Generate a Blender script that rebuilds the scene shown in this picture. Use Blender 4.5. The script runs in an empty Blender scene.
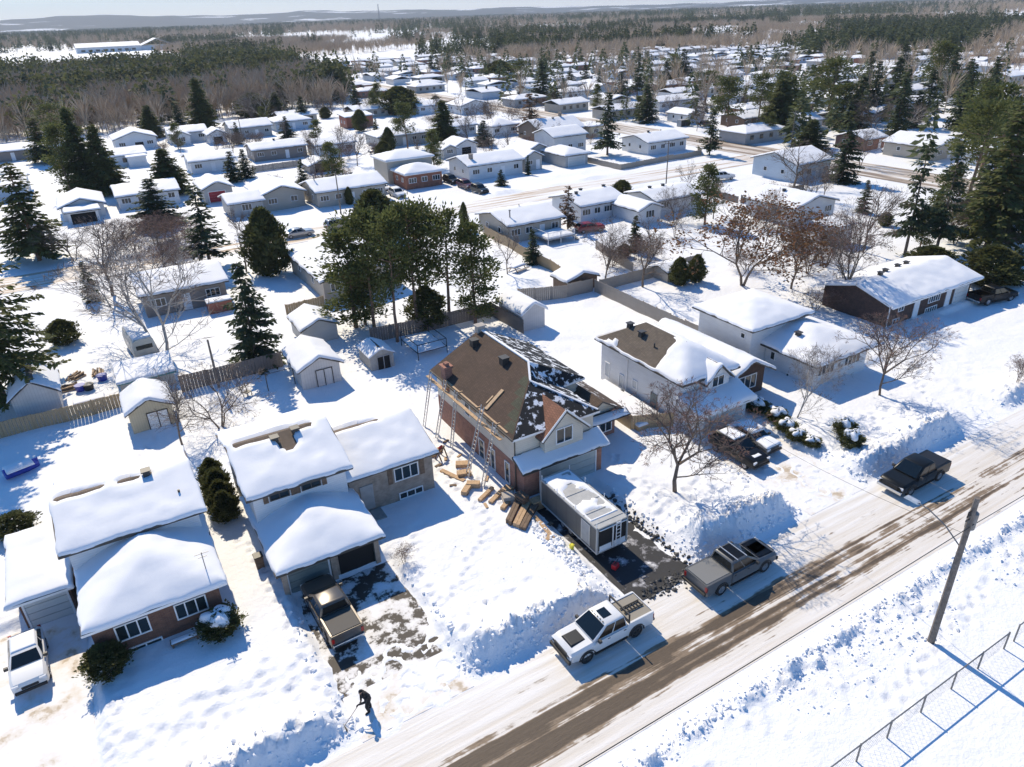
import bpy, math, random
import numpy as np
from mathutils import Vector, Matrix
random.seed(7)
S=bpy.context.scene; COL=S.collection
# World frame: x runs along the street, y away from the street into the lots, z up; metres.
# ------------------------------------------------------------------ noise
def _hash(x,y,s): 
    a=np.sin(x*127.1+y*311.7+s*74.7)*43758.5453
    return a-np.floor(a)
def vnoise(x,y,s=0):
    x=np.asarray(x,float);y=np.asarray(y,float)
    xi=np.floor(x);yi=np.floor(y);fx=x-xi;fy=y-yi
    fx=fx*fx*(3-2*fx);fy=fy*fy*(3-2*fy)
    a=_hash(xi,yi,s);b=_hash(xi+1,yi,s);c=_hash(xi,yi+1,s);d=_hash(xi+1,yi+1,s)
    return (a*(1-fx)+b*fx)*(1-fy)+(c*(1-fx)+d*fx)*fy
def fbm(x,y,s=0,o=3):
    t=0;a=.5;n=0
    for i in range(o):
        t=t+a*vnoise(x*2**i+i*3.1,y*2**i-i*1.7,s+i);n+=a;a*=.5
    return t/n*2-1
def sst(a,b,x):
    t=np.clip((np.asarray(x,float)-a)/(b-a),0,1);return t*t*(3-2*t)
# ------------------------------------------------------------------ materials
M={}
def nmat(name):
    m=bpy.data.materials.new(name);m.use_nodes=True;M[name]=m
    return m,m.node_tree.nodes,m.node_tree.links,m.node_tree.nodes['Principled BSDF']
def vec(N,L,scale=(1,1,1),kind='Object'):
    t=N.new('ShaderNodeTexCoord');p=N.new('ShaderNodeMapping');p.inputs['Scale'].default_value=scale
    L.new(t.outputs[kind],p.inputs[0]);return p.outputs[0]
def noise(N,L,v,scale,detail=3,rough=.55):
    n=N.new('ShaderNodeTexNoise');n.inputs['Scale'].default_value=scale;n.inputs['Detail'].default_value=detail
    n.inputs['Roughness'].default_value=rough
    if v is not None:L.new(v,n.inputs['Vector'])
    return n.outputs['Fac']
def ramp(N,L,f,stops):
    r=N.new('ShaderNodeValToRGB');e=r.color_ramp.elements
    while len(e)>1:e.remove(e[-1])
    e[0].position=stops[0][0];e[0].color=(*stops[0][1],1)
    for p,c in stops[1:]:
        x=e.new(p);x.color=(*c,1)
    L.new(f,r.inputs[0]);return r.outputs[0]
def mixc(N,L,f,a,b):
    m=N.new('ShaderNodeMix');m.data_type='RGBA'
    for i,v in ((0,f),(6,a),(7,b)):
        if isinstance(v,(int,float)):m.inputs[i].default_value=v
        elif isinstance(v,tuple):m.inputs[i].default_value=(*v,1)
        else:L.new(v,m.inputs[i])
    return m.outputs[2]
def mth(N,L,op,a,b=None):
    m=N.new('ShaderNodeMath');m.operation=op
    for i,v in enumerate((a,b)):
        if v is None:continue
        if isinstance(v,(int,float)):m.inputs[i].default_value=v
        else:L.new(v,m.inputs[i])
    return m.outputs[0]
def bump(N,L,P,h,strength=.3,dist=.05):
    b=N.new('ShaderNodeBump');b.inputs['Strength'].default_value=strength;b.inputs['Distance'].default_value=dist
    L.new(h,b.inputs['Height']);L.new(b.outputs[0],P.inputs['Normal'])
def flat(name,c,rough=.6,var=.12,scale=3,metal=0,bmp=0,spec=.5):
    m,N,L,P=nmat(name)
    v=vec(N,L);f=noise(N,L,v,scale,4)
    P.inputs['Roughness'].default_value=rough;P.inputs['Metallic'].default_value=metal
    P.inputs['Specular IOR Level'].default_value=spec
    lo=tuple(x*(1-var) for x in c);hi=tuple(min(1,x*(1+var)) for x in c)
    L.new(ramp(N,L,f,[(.3,lo),(.7,hi)]),P.inputs['Base Color'])
    if bmp:bump(N,L,P,f,bmp,.03)
    return m
def snowmat(name,c=(.86,.87,.9),s1=.5,s2=5,b=.35,d=.12,dirt=0):
    m,N,L,P=nmat(name);v=vec(N,L)
    n1=noise(N,L,v,s1,5,.6);n2=noise(N,L,v,s2,4,.65)
    h=mth(N,L,'ADD',n1,mth(N,L,'MULTIPLY',n2,.25))
    bump(N,L,P,h,b,d);P.inputs['Roughness'].default_value=.65;P.inputs['Specular IOR Level'].default_value=.25
    col=mixc(N,L,mth(N,L,'MULTIPLY',n1,.5),c,tuple(x*.93 for x in c))
    L.new(col,P.inputs['Base Color']);return m
flat('white_paint',(.78,.78,.76),.5,.05); flat('trim_white',(.8,.8,.8),.45,.04); flat('trim_dark',(.05,.045,.04),.5,.1)
flat('plain_grey',(.34,.34,.34),.6,.1); flat('concrete',(.36,.35,.33),.8,.15,4); flat('wood_raw',(.46,.3,.17),.65,.25,6); flat('wood_dark',(.16,.105,.07),.75,.3,5)
flat('black_plastic',(.012,.012,.013),.5,.1); flat('rubber',(.018,.018,.019),.8,.1); flat('chrome',(.6,.6,.6),.25,.05,3,1)
flat('alloy',(.45,.45,.46),.35,.1,3,.8); flat('alum',(.62,.63,.64),.4,.1,3,.6); flat('red_plastic',(.5,.02,.03),.4,.1); flat('yellow_plastic',(.75,.68,.05),.5,.1)
flat('blue_plastic',(.03,.05,.35),.4,.1); flat('lampred',(.35,.01,.01),.3,.1); flat('lamphead',(.75,.76,.78),.15,.05)
flat('bark',(.15,.115,.09),.9,.3,8,0,.4); flat('barkpine',(.2,.125,.085),.9,.3,6,0,.4); flat('birchbark',(.42,.38,.34),.85,.25,5)
flat('twig',(.175,.13,.105),.9,.25,2); flat('twigred',(.2,.115,.09),.9,.25,2); flat('cloth_black',(.012,.012,.014),.85,.2); flat('skin',(.45,.28,.2),.6,.05)
flat('pole_wood',(.17,.145,.125),.85,.3,4); flat('galv',(.2,.2,.2),.5,.15,4,.5); flat('brickcap',(.4,.36,.32),.8,.1); flat('tarp',(.05,.22,.24),.5,.1)
flat('paint_red_door',(.3,.015,.03),.5,.08); flat('door_grey',(.42,.47,.46),.5,.05); flat('door_dark',(.15,.19,.19),.5,.1); flat('painted_dark',(.01,.01,.011),.9,.1)  # near-black: paints the inner shade of open bays, also the trailer's rear door
def glass(name,c=(.018,.028,.032)):
    m,N,L,P=nmat(name);P.inputs['Base Color'].default_value=(*c,1);P.inputs['Roughness'].default_value=.06;P.inputs['Specular IOR Level'].default_value=.6
glass('glass');glass('glass_car',(.006,.009,.01));glass('glass_pale',(.45,.48,.5));glass('glass_green',(.06,.1,.09))
def carpaint(name,c,rough=.28,metal=0,dust=.25):
    m,N,L,P=nmat(name);P.inputs['Roughness'].default_value=rough;P.inputs['Metallic'].default_value=metal;P.inputs['Coat Weight'].default_value=.0 if sum(c)<.1 else .15;P.inputs['Specular IOR Level'].default_value=.22 if sum(c)<.1 else .4
    v=vec(N,L);f=noise(N,L,v,3.2,5,.7)
    t=N.new('ShaderNodeTexCoord');sx=N.new('ShaderNodeSeparateXYZ');L.new(t.outputs['Object'],sx.inputs[0])
    low=N.new('ShaderNodeMapRange');low.inputs[1].default_value=1.0;low.inputs[2].default_value=.35;L.new(sx.outputs[2],low.inputs[0])
    k=mth(N,L,'MULTIPLY',mth(N,L,'MULTIPLY',low.outputs[0],f),dust*3);k=mth(N,L,'MINIMUM',k,.8)
    L.new(mixc(N,L,k,c,(.42,.39,.35)),P.inputs['Base Color'])
carpaint('car_white',(.75,.75,.75));carpaint('car_black',(.008,.008,.009),.3,0,.06);carpaint('car_grey',(.13,.133,.135),.35,.2,.12);carpaint('car_bronze',(.13,.115,.1),.3,.5,.15);carpaint('car_dark',(.011,.013,.015),.3,0,.1)
carpaint('car_silver',(.42,.43,.44),.3,.5);carpaint('car_red',(.28,.012,.018));carpaint('car_maroon',(.09,.015,.018));carpaint('bed_cover',(.2,.2,.195),.7,0,.1);carpaint('bed_lid',(.3,.27,.22),.7,0,.1);carpaint('bed_brown',(.085,.075,.065),.7,0,.1)
snowmat('snow_ground',(.86,.87,.895),.5,4.5,.7,.22); snowmat('snow_roof',(.86,.87,.9),.7,4,.28,.08); snowmat('snow_soft',(.86,.87,.9),2,9,.3,.05)
def siding(name,c,period=.16,vert=False):
    m,N,L,P=nmat(name);t=N.new('ShaderNodeTexCoord');s=N.new('ShaderNodeSeparateXYZ');L.new(t.outputs['Object'],s.inputs[0])
    src=s.outputs[2] if not vert else mth(N,L,'ADD',s.outputs[0],s.outputs[1])
    f=mth(N,L,'FRACT',mth(N,L,'DIVIDE',src,period))
    n=noise(N,L,vec(N,L,(.6,.6,3)),1.2,4)
    n2=noise(N,L,vec(N,L),.5,3)
    dark=mth(N,L,'LESS_THAN',f,.12)
    a=ramp(N,L,mth(N,L,'ADD',mth(N,L,'MULTIPLY',n,.5),mth(N,L,'MULTIPLY',n2,.5)),[(.3,tuple(x*.86 for x in c)),(.7,tuple(min(1,x*1.06) for x in c))])
    L.new(mixc(N,L,mth(N,L,'MULTIPLY',dark,.35),a,tuple(x*.5 for x in c)),P.inputs['Base Color'])
    bump(N,L,P,f,.5,.02);P.inputs['Roughness'].default_value=.55
siding('siding_white',(.72,.73,.74));siding('siding_cream',(.66,.61,.52));siding('siding_grey',(.44,.44,.43));siding('siding_beige',(.48,.43,.36));siding('siding_taupe',(.27,.235,.21));siding('siding_blue',(.5,.58,.66));siding('siding_brown',(.16,.12,.09));siding('siding_yellow',(.55,.47,.32),.2,True);siding('shed_white',(.62,.6,.58),.25,True);siding('siding_red',(.32,.1,.06))
siding('metal_white',(.6,.61,.6),.3,True); flat('trailer_trim',(.38,.38,.37),.5,.1);flat('trailer_roof',(.42,.42,.41),.5,.1);siding('trailer_grey',(.1,.1,.098),1.2,True); siding('boards_tan',(.42,.3,.17),.14,True);siding('boards_grey',(.2,.165,.14),.14,True);siding('boards_pale',(.36,.31,.26),.14,True);siding('garage_door',(.66,.66,.64),.5)
def brick(name,c1,c2,mortar,sc=1):
    m,N,L,P=nmat(name);t=N.new('ShaderNodeTexCoord');s=N.new('ShaderNodeSeparateXYZ');L.new(t.outputs['Object'],s.inputs[0])
    c=N.new('ShaderNodeCombineXYZ');L.new(mth(N,L,'ADD',s.outputs[0],s.outputs[1]),c.inputs[0]);L.new(s.outputs[2],c.inputs[1])
    b=N.new('ShaderNodeTexBrick');L.new(c.outputs[0],b.inputs['Vector']);b.inputs['Scale'].default_value=1
    b.inputs['Brick Width'].default_value=.24*sc;b.inputs['Row Height'].default_value=.085*sc;b.inputs['Mortar Size'].default_value=.009*sc
    for k,x in (('Color1',c1),('Color2',c2),('Mortar',mortar)):b.inputs[k].default_value=(*x,1)
    n=noise(N,L,vec(N,L),2.5,4);mx=N.new('ShaderNodeMix');mx.data_type='RGBA';mx.blend_type='MULTIPLY';mx.inputs[0].default_value=.6
    L.new(b.outputs['Color'],mx.inputs[6]);L.new(ramp(N,L,n,[(.3,(.6,.6,.6)),(.7,(1.2,1.2,1.2))]),mx.inputs[7])
    L.new(mx.outputs[2],P.inputs['Base Color']);P.inputs['Roughness'].default_value=.85;bump(N,L,P,b.outputs['Fac'],-.4,.01)
brick('brick_brown',(.2,.09,.052),(.13,.06,.04),(.17,.12,.1));brick('brick_red',(.42,.19,.13),(.32,.14,.095),(.26,.2,.17));brick('brick_tan',(.36,.29,.23),(.29,.23,.185),(.33,.29,.25));brick('brick_orange',(.36,.13,.07),(.28,.09,.05),(.3,.2,.15));brick('brick_deep',(.1,.05,.035),(.07,.036,.027),(.1,.08,.07))
def shingle(name,c,patch=None,amt=.5,psc=.8):
    m,N,L,P=nmat(name);t=N.new('ShaderNodeTexCoord')
    b=N.new('ShaderNodeTexBrick');b.inputs['Scale'].default_value=1;b.inputs['Brick Width'].default_value=.13;b.inputs['Row Height'].default_value=.33;b.inputs['Mortar Size'].default_value=.012
    L.new(t.outputs['Object'],b.inputs['Vector'])
    for k,x in (('Color1',c),('Color2',tuple(y*.75 for y in c)),('Mortar',tuple(y*.5 for y in c))):b.inputs[k].default_value=(*x,1)
    out=b.outputs['Color'];P.inputs['Roughness'].default_value=.9
    n2=noise(N,L,vec(N,L),.6,4);mx=N.new('ShaderNodeMix');mx.data_type='RGBA';mx.blend_type='MULTIPLY';mx.inputs[0].default_value=.7
    L.new(out,mx.inputs[6]);L.new(ramp(N,L,n2,[(.3,(.75,.75,.75)),(.7,(1.15,1.15,1.15))]),mx.inputs[7]);out=mx.outputs[2]
    if patch:
        n=noise(N,L,vec(N,L),psc,6,.62);k=ramp(N,L,n,[(amt,(0,0,0)),(amt+.05,(1,1,1))])
        out=mixc(N,L,k,out,patch)
    L.new(out,P.inputs['Base Color'])
shingle('shingle_brown',(.088,.054,.038));shingle('shingle_old',(.15,.12,.095),(.86,.87,.9),.66,.5);shingle('shingle_grey',(.14,.13,.12));shingle('underlay',(.016,.018,.022),(.84,.86,.9),.53,1.5);shingle('shingle_patchy',(.11,.075,.055),(.86,.87,.9),.56,.9);shingle('underlay_green',(.075,.078,.05));shingle('shingle_warm',(.28,.13,.08));shingle('shingle_tan',(.2,.15,.11))
def foliage(name,a,b,tr=.35):
    m,N,L,P=nmat(name);f=noise(N,L,vec(N,L),.7,4,.6)
    g=N.new('ShaderNodeNewGeometry');r=mth(N,L,'ADD',mth(N,L,'MULTIPLY',f,.7),mth(N,L,'MULTIPLY',g.outputs['Random Per Island'],.3))
    c=ramp(N,L,r,[(.25,a),(.75,b)]);L.new(c,P.inputs['Base Color']);P.inputs['Roughness'].default_value=.75;P.inputs['Specular IOR Level'].default_value=.15
    if tr:
        t=N.new('ShaderNodeBsdfTranslucent');L.new(mixc(N,L,.35,c,(.2,.22,.06)),t.inputs[0]);x=N.new('ShaderNodeMixShader');x.inputs[0].default_value=tr
        L.new(P.outputs[0],x.inputs[1]);L.new(t.outputs[0],x.inputs[2]);L.new(x.outputs[0],N['Material Output'].inputs[0])
foliage('leaf_spruce',(.03,.05,.03),(.09,.115,.058),.28);foliage('leaf_pine',(.05,.072,.028),(.16,.165,.06));foliage('leaf_cedar',(.045,.06,.024),(.14,.135,.05),.3);foliage('leaf_oak',(.13,.055,.035),(.26,.11,.065));foliage('leaf_dead',(.12,.055,.035),(.2,.1,.06))
foliage('wood_bare',(.34,.255,.18),(.56,.45,.33),0);foliage('leaf_far',(.05,.072,.042),(.125,.14,.07),.3);foliage('leaf_farpine',(.07,.082,.042),(.16,.155,.075),.25)
# ------------------------------------------------------------------ mesh helpers
def link(o,parent=None):
    COL.objects.link(o)
    if parent is not None:o.parent=parent
    return o
def tag(o,label=None,cat=None,group=None,kind=None):
    for k,v in (('label',label),('category',cat),('group',group),('kind',kind)):
        if v:o[k]=v
    return o
def thing(name,label,cat,loc=(0,0,0),rz=0,group=None):
    o=bpy.data.objects.new(name,None);o.empty_display_size=.3;o.location=loc;o.rotation_euler=(0,0,rz);link(o);return tag(o,label,cat,group)
def copy_tree(o,parent=None):
    c=o.copy();link(c,parent)
    for ch in list(o.children):copy_tree(ch,c)
    return c
class MB:
    def __init__(s,org=(0,0,0)):s.v=[];s.f=[];s.m=[];s.o=org
    def add(s,vs,fs,mi=0):
        b=len(s.v);o=s.o;s.v+=[(x-o[0],y-o[1],z-o[2]) for x,y,z in vs]
        s.f+=[tuple(i+b for i in f) for f in fs];s.m+=[mi]*len(fs);return s
    def box(s,x0,x1,y0,y1,z0,z1,mi=0):
        return s.add([(x0,y0,z0),(x1,y0,z0),(x1,y1,z0),(x0,y1,z0),(x0,y0,z1),(x1,y0,z1),(x1,y1,z1),(x0,y1,z1)],[(0,3,2,1),(4,5,6,7),(0,1,5,4),(1,2,6,5),(2,3,7,6),(3,0,4,7)],mi)
    def frus(s,b,t,z0,z1,mi=0):   # b,t=(x0,x1,y0,y1)
        return s.add([(b[0],b[2],z0),(b[1],b[2],z0),(b[1],b[3],z0),(b[0],b[3],z0),(t[0],t[2],z1),(t[1],t[2],z1),(t[1],t[3],z1),(t[0],t[3],z1)],[(0,3,2,1),(4,5,6,7),(0,1,5,4),(1,2,6,5),(2,3,7,6),(3,0,4,7)],mi)
    def poly(s,pts,mi=0):return s.add(pts,[tuple(range(len(pts)))],mi)
    def bar(s,p,q,w,h=None,mi=0):
        h=h or w;p=Vector(p);q=Vector(q);d=(q-p).normalized();up=Vector((0,0,1)) if abs(d.z)<.95 else Vector((1,0,0))
        a=d.cross(up).normalized()*w/2;b=a.cross(d).normalized()*h/2
        return s.add([tuple(x) for x in (p-a-b,p+a-b,p+a+b,p-a+b,q-a-b,q+a-b,q+a+b,q-a+b)],[(0,3,2,1),(4,5,6,7),(0,1,5,4),(1,2,6,5),(2,3,7,6),(3,0,4,7)],mi)
    def tube(s,pts,rs,n=6,mi=0,cap=True):
        P=[Vector(p) for p in pts];rs=rs if hasattr(rs,'__len__') else [rs]*len(P);vs=[];fs=[]
        for i,p in enumerate(P):
            d=(P[min(i+1,len(P)-1)]-P[max(i-1,0)]).normalized();up=Vector((0,0,1)) if abs(d.z)<.9 else Vector((1,0,0))
            a=d.cross(up).normalized();b=d.cross(a)
            vs+=[tuple(p+(a*math.cos(2*math.pi*k/n)+b*math.sin(2*math.pi*k/n))*rs[i]) for k in range(n)]
        for i in range(len(P)-1):
            for k in range(n):fs.append((i*n+k,i*n+(k+1)%n,(i+1)*n+(k+1)%n,(i+1)*n+k))
        if cap:fs+=[tuple(range(n)),tuple(range((len(P)-1)*n,len(P)*n))]
        return s.add(vs,fs,mi)
    def loft(s,rings,mi=0):
        n=len(rings[0]);vs=[p for r in rings for p in r];fs=[]
        for i in range(len(rings)-1):
            for k in range(n):fs.append((i*n+k,i*n+(k+1)%n,(i+1)*n+(k+1)%n,(i+1)*n+k))
        fs+=[tuple(range(n))[::-1],tuple(range((len(rings)-1)*n,len(rings)*n))]
        return s.add(vs,fs,mi)
    def build(s,name,mats,parent=None,smooth=False,bevel=0):
        me=bpy.data.meshes.new(name);me.from_pydata(s.v,[],s.f)
        for m in ([mats] if isinstance(mats,str) else mats):me.materials.append(M[m])
        if any(s.m):me.polygons.foreach_set('material_index',s.m)
        if smooth:me.polygons.foreach_set('use_smooth',[True]*len(me.polygons))
        me.update();o=bpy.data.objects.new(name,me);link(o,parent)
        if bevel:
            b=o.modifiers.new('bevel','BEVEL');b.width=bevel;b.segments=2;b.limit_method='ANGLE'
        return o
def np_mesh(name,V,F,mats,midx=None,smooth=False):
    """V (n,3), F (m,k) same-size faces"""
    me=bpy.data.meshes.new(name);n,k=F.shape
    me.vertices.add(len(V));me.vertices.foreach_set('co',np.ascontiguousarray(V,dtype=np.float32).ravel())
    me.loops.add(n*k);me.loops.foreach_set('vertex_index',np.ascontiguousarray(F,dtype=np.int32).ravel())
    me.polygons.add(n);me.polygons.foreach_set('loop_start',np.arange(0,n*k,k,dtype=np.int32))
    for m in ([mats] if isinstance(mats,str) else mats):me.materials.append(M[m])
    if midx is not None:me.polygons.foreach_set('material_index',midx.astype(np.int32))
    me.polygons.foreach_set('use_smooth',np.full(n,smooth,dtype=bool))
    me.update(calc_edges=True);return me
def np_obj(name,V,F,mats,parent=None,midx=None,smooth=False):
    return link(bpy.data.objects.new(name,np_mesh(name,V,F,mats,midx,smooth)),parent)
def grid_faces(nu,nv):
    i=np.arange(nu-1)[:,None]*nv+np.arange(nv-1)[None,:]
    return np.stack([i,i+nv,i+nv+1,i+1],-1).reshape(-1,4)
# ------------------------------------------------------------------ camera, light, world
HGT=32.0;F_PX=720.0;HY=12.0;SL=-.035
roll=math.atan(SL);pitch=math.atan((383.5-HY)*math.cos(roll)/F_PX)
A30=math.radians(30)
fwd=Vector((math.sin(A30)*math.cos(pitch),math.cos(A30)*math.cos(pitch),-math.sin(pitch)))
rgt=Vector((math.cos(A30),-math.sin(A30),0));upv=rgt.cross(fwd)
c,s_=math.cos(roll),math.sin(roll)
camx=rgt*c+upv*s_;camy=upv*c-rgt*s_
cam=bpy.data.cameras.new('camera');cam.sensor_width=36;cam.lens=36*F_PX/1024;cam.clip_end=40000;cam.clip_start=.5
co=link(bpy.data.objects.new('camera',cam))
mw=Matrix.Identity(4)
for i in range(3):
    mw[i][0]=camx[i];mw[i][1]=camy[i];mw[i][2]=-fwd[i]
mw[2][3]=HGT;co.matrix_world=mw;S.camera=co
EL=math.radians(43)
sd=bpy.data.lights.new('sun','SUN');sd.energy=5;sd.angle=math.radians(.5);sd.color=(1,.87,.66)
so=link(bpy.data.objects.new('sun',sd));so.rotation_euler=(-(math.pi/2-EL),0,0)
W=bpy.data.worlds.new('World');S.world=W;W.use_nodes=True;wn=W.node_tree.nodes;wl=W.node_tree.links
sk=wn.new('ShaderNodeTexSky');sk.sky_type='NISHITA';sk.sun_disc=False;sk.sun_elevation=EL;sk.sun_rotation=0;sk.ozone_density=6.0;sk.air_density=1.0;sk.dust_density=.3
bg=wn['Background'];bg.inputs[1].default_value=.13
tc=wn.new('ShaderNodeTexCoord');mp=wn.new('ShaderNodeMapping');mp.inputs['Scale'].default_value=(2.2,2.2,26);wl.new(tc.outputs['Generated'],mp.inputs[0])
cl=wn.new('ShaderNodeTexNoise');cl.inputs['Scale'].default_value=1.6;cl.inputs['Detail'].default_value=5;wl.new(mp.outputs[0],cl.inputs['Vector'])
sp=wn.new('ShaderNodeSeparateXYZ');wl.new(tc.outputs['Generated'],sp.inputs[0]);lo=wn.new('ShaderNodeMapRange');wl.new(sp.outputs[2],lo.inputs[0]);lo.inputs[1].default_value=.1;lo.inputs[2].default_value=.0
cr=wn.new('ShaderNodeMapRange');wl.new(cl.outputs[0],cr.inputs[0]);cr.inputs[1].default_value=.12;cr.inputs[2].default_value=.42
mm=wn.new('ShaderNodeMath');mm.operation='MULTIPLY';wl.new(lo.outputs[0],mm.inputs[0]);wl.new(cr.outputs[0],mm.inputs[1])
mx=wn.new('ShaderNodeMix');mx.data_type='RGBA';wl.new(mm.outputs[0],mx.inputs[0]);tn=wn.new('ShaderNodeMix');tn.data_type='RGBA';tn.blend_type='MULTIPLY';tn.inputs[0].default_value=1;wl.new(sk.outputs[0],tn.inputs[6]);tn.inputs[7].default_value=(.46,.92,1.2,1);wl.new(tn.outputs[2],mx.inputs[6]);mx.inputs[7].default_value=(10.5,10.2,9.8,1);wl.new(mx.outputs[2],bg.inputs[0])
vs=S.view_settings;vs.view_transform='Standard';vs.look='None';vs.exposure=.08;vs.gamma=1
S.cycles.max_bounces=6;S.cycles.diffuse_bounces=3;S.cycles.volume_bounces=0
# ------------------------------------------------------------------ ground
DR=[(-11.2,-6.2,24,43),(4.7,11.4,24,36.5),(21.9,27.6,24,36.4),(37.7,44.4,24,36),(58.5,64,24,37),(79.5,90,24,40.5)]
def drive(u,v):
    d=np.zeros(np.broadcast(u,v).shape)
    for a,b,c0,c1 in DR:
        w=.25*fbm(u*.7,v*.7,3)
        d=np.maximum(d,sst(a-.4+w,a+.3+w,u)*(1-sst(b-.3+w,b+.4+w,u))*(1-sst(c1-.2,c1+.6,v)))
    return d
def zg(u,v):
    u=np.asarray(u,float);v=np.asarray(v,float)
    dr=drive(u,v);n=fbm(u*.22,v*.22,1,3);n2=fbm(u*1.3,v*1.3,5,4);n3=fbm(u*2.6,v*2.6,15,3)
    rd=np.maximum(sst(112.4,113.8,v)*(1-sst(123,124.4,v))*(1-sst(150,152,u)),sst(133.5,136,u)*(1-sst(148.7,151,u))*sst(57,60,v))
    lot=sst(24.7,26.4,v);yard=(.36+.12*n*(1-rd))*lot*(1-dr)
    bm=np.zeros_like(dr)
    for a,b,hh in ((-21,-11.6,.9),(-5.6,4.5,1.15),(11.7,21.3,1.15),(28.1,37.3,1.4),(44.9,57.8,1.15),(64.5,78.8,.8)):
        bm=np.maximum(bm,hh*sst(a-.3,a+1.6,u)*(1-sst(b-1.5,b+.3,u)))
    bank=bm*np.exp(-np.clip(np.where(v<26.2,(26.2-v)/.62,(v-26.2)/1.7),0,9)**2)*(.9+.3*n+.3*n2+.55*(np.abs(n3)-.2)+.35*(np.abs(fbm(u*4.1,v*4.1,17,2))-.2))
    # loose snow thrown up beside the brick house driveway
    bank=bank+.55*np.exp(-((u-29.8)/1.6)**2)*sst(25,28,v)*(1-sst(34,37,v))*(1+.4*n2)+.5*np.exp(-((u-12.2)/.9)**2)*sst(25,27,v)*(1-sst(28,31,v))
    fld=1-sst(15.2,17.4,v)
    far=.22*fld+(.32+.5*n2+.3*n3)*np.exp(-((v-16.4-.3*n)/.5)**2)*sst(-60,-20,u)+fld*sst(12,15,v)*np.clip(fbm(u*1.9,v*1.9,9,3)-.12,0,1)*.75*np.clip(fbm(u*.3,v*.3,19,2)+.6,0,1)
    s2=.9*(np.exp(-((v-124.6)/1.3)**2)+.7*np.exp(-((v-111.8)/1.2)**2))*np.clip(fbm(u*.09,v*.02,21,2)*2.2+.35,0,1)*(.8+.4*n2)*sst(40,60,u+15)*(1-sst(128,134,u))
    back=(1-rd)*sst(45,60,v)*(.25*fbm(u*.13,v*.13,31,3))*(1-sst(220,260,v))
    tr=np.clip(fbm(u*.12+5,v*.12,41,2)*1.6+.25,0,1)*lot*(1-sst(60,75,v))*(np.clip(-fbm(u*1.3,v*1.3,43,3)-.1,0,1)*-.13+.02*n3)
    return yard+bank+far+s2+back+tr
def lines(a,segs):
    o=[a];x=a
    for end,st in segs:
        n=max(1,int(round((end-x)/st)));o+=list(np.linspace(x,end,n+1)[1:]);x=end
    return o
def geo(x,end,st,g=1.25):
    o=[]
    while x<end:
        st*=g;x+=st;o.append(x)
    return [min(i,end) for i in o]
ul=[-x for x in geo(60,9000,1)][::-1]+lines(-60,[(-22,1),(76,.17),(150,1)])+geo(150,9000,1)
vl=[-x for x in geo(30,800,2)][::-1]+lines(-30,[(4,2),(46,.17),(76,.4),(150,1)])+geo(150,9000,1)
ul=np.array(ul);vl=np.array(vl);U,V_=np.meshgrid(ul,vl,indexing='ij')
Z=zg(U,V_)*np.where(np.hypot(U,V_)>600,0,1)
gp=np.random.default_rng(8)
def dent(u,v,r,dp,ell=1):
    i0,i1=np.searchsorted(ul,(u-.9,u+.9));j0,j1=np.searchsorted(vl,(v-.9,v+.9))
    d=((U[i0:i1,j0:j1]-u)/r)**2+((V_[i0:i1,j0:j1]-v)/(r*ell))**2;Z[i0:i1,j0:j1]-=dp*np.exp(-d)-dp*.35*np.exp(-((np.sqrt(d)-1.6)/.5)**2)
for tr_ in ([(4.0,26.5),(4.1,33),(3.8,40),(3.2,44)],[(11.9,27.5),(12.2,31),(12.0,35.5),(14,37.5)],[(12.2,30),(15,32.5),(19,36.5)],[(20.9,29),(21.1,34),(20.4,38),(20.0,44),(20.6,50)],[(18.6,37),(18.4,43),(19.2,49),(21.5,55),(24,62)],[(29.3,27),(29.8,33),(31.3,38.5)],[(36.6,28),(37.2,33.5)],[(45,36),(49,31),(53,28)],[(-6,30),(-5.2,34.5)],[(-10,44),(-4,55),(0.5,62.5)],[(61,31),(66,35),(75,40)],[(2.2,52),(4,57),(9,62)],[(28,11.9),(33.5,13),(41,14)]):
    for a,b in zip(tr_,tr_[1:]):
        L=math.hypot(b[0]-a[0],b[1]-a[1]);n=int(L/.62)
        for k in range(n):
            f=k/n;s_o=(.17 if k%2 else -.17)+gp.normal(0,.06);dent(a[0]+(b[0]-a[0])*f-(b[1]-a[1])/L*s_o+gp.normal(0,.08),a[1]+(b[1]-a[1])*f+(b[0]-a[0])/L*s_o+gp.normal(0,.08),.2,.16,1.25)
for _ in range(420):
    a,b,c0,d0=((4.9,11.4,24.8,29),(38,44,25,31),(45,58,27.5,31),(12,21,26.8,29.5),(28.5,36,28,32),(-5,4,27.5,32))[int(gp.integers(0,6))];dent(a+(b-a)*gp.random(),c0+(d0-c0)*gp.random(),.16+.2*gp.random(),.05+.09*gp.random(),.7+.8*gp.random())
g=np_obj('ground',np.stack([U,V_,Z],-1).reshape(-1,3),grid_faces(len(ul),len(vl)),'snow_ground',smooth=True);tag(g,kind='structure')
def gz(u,v):return float(zg(np.array([u]),np.array([v]))[0])
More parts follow.
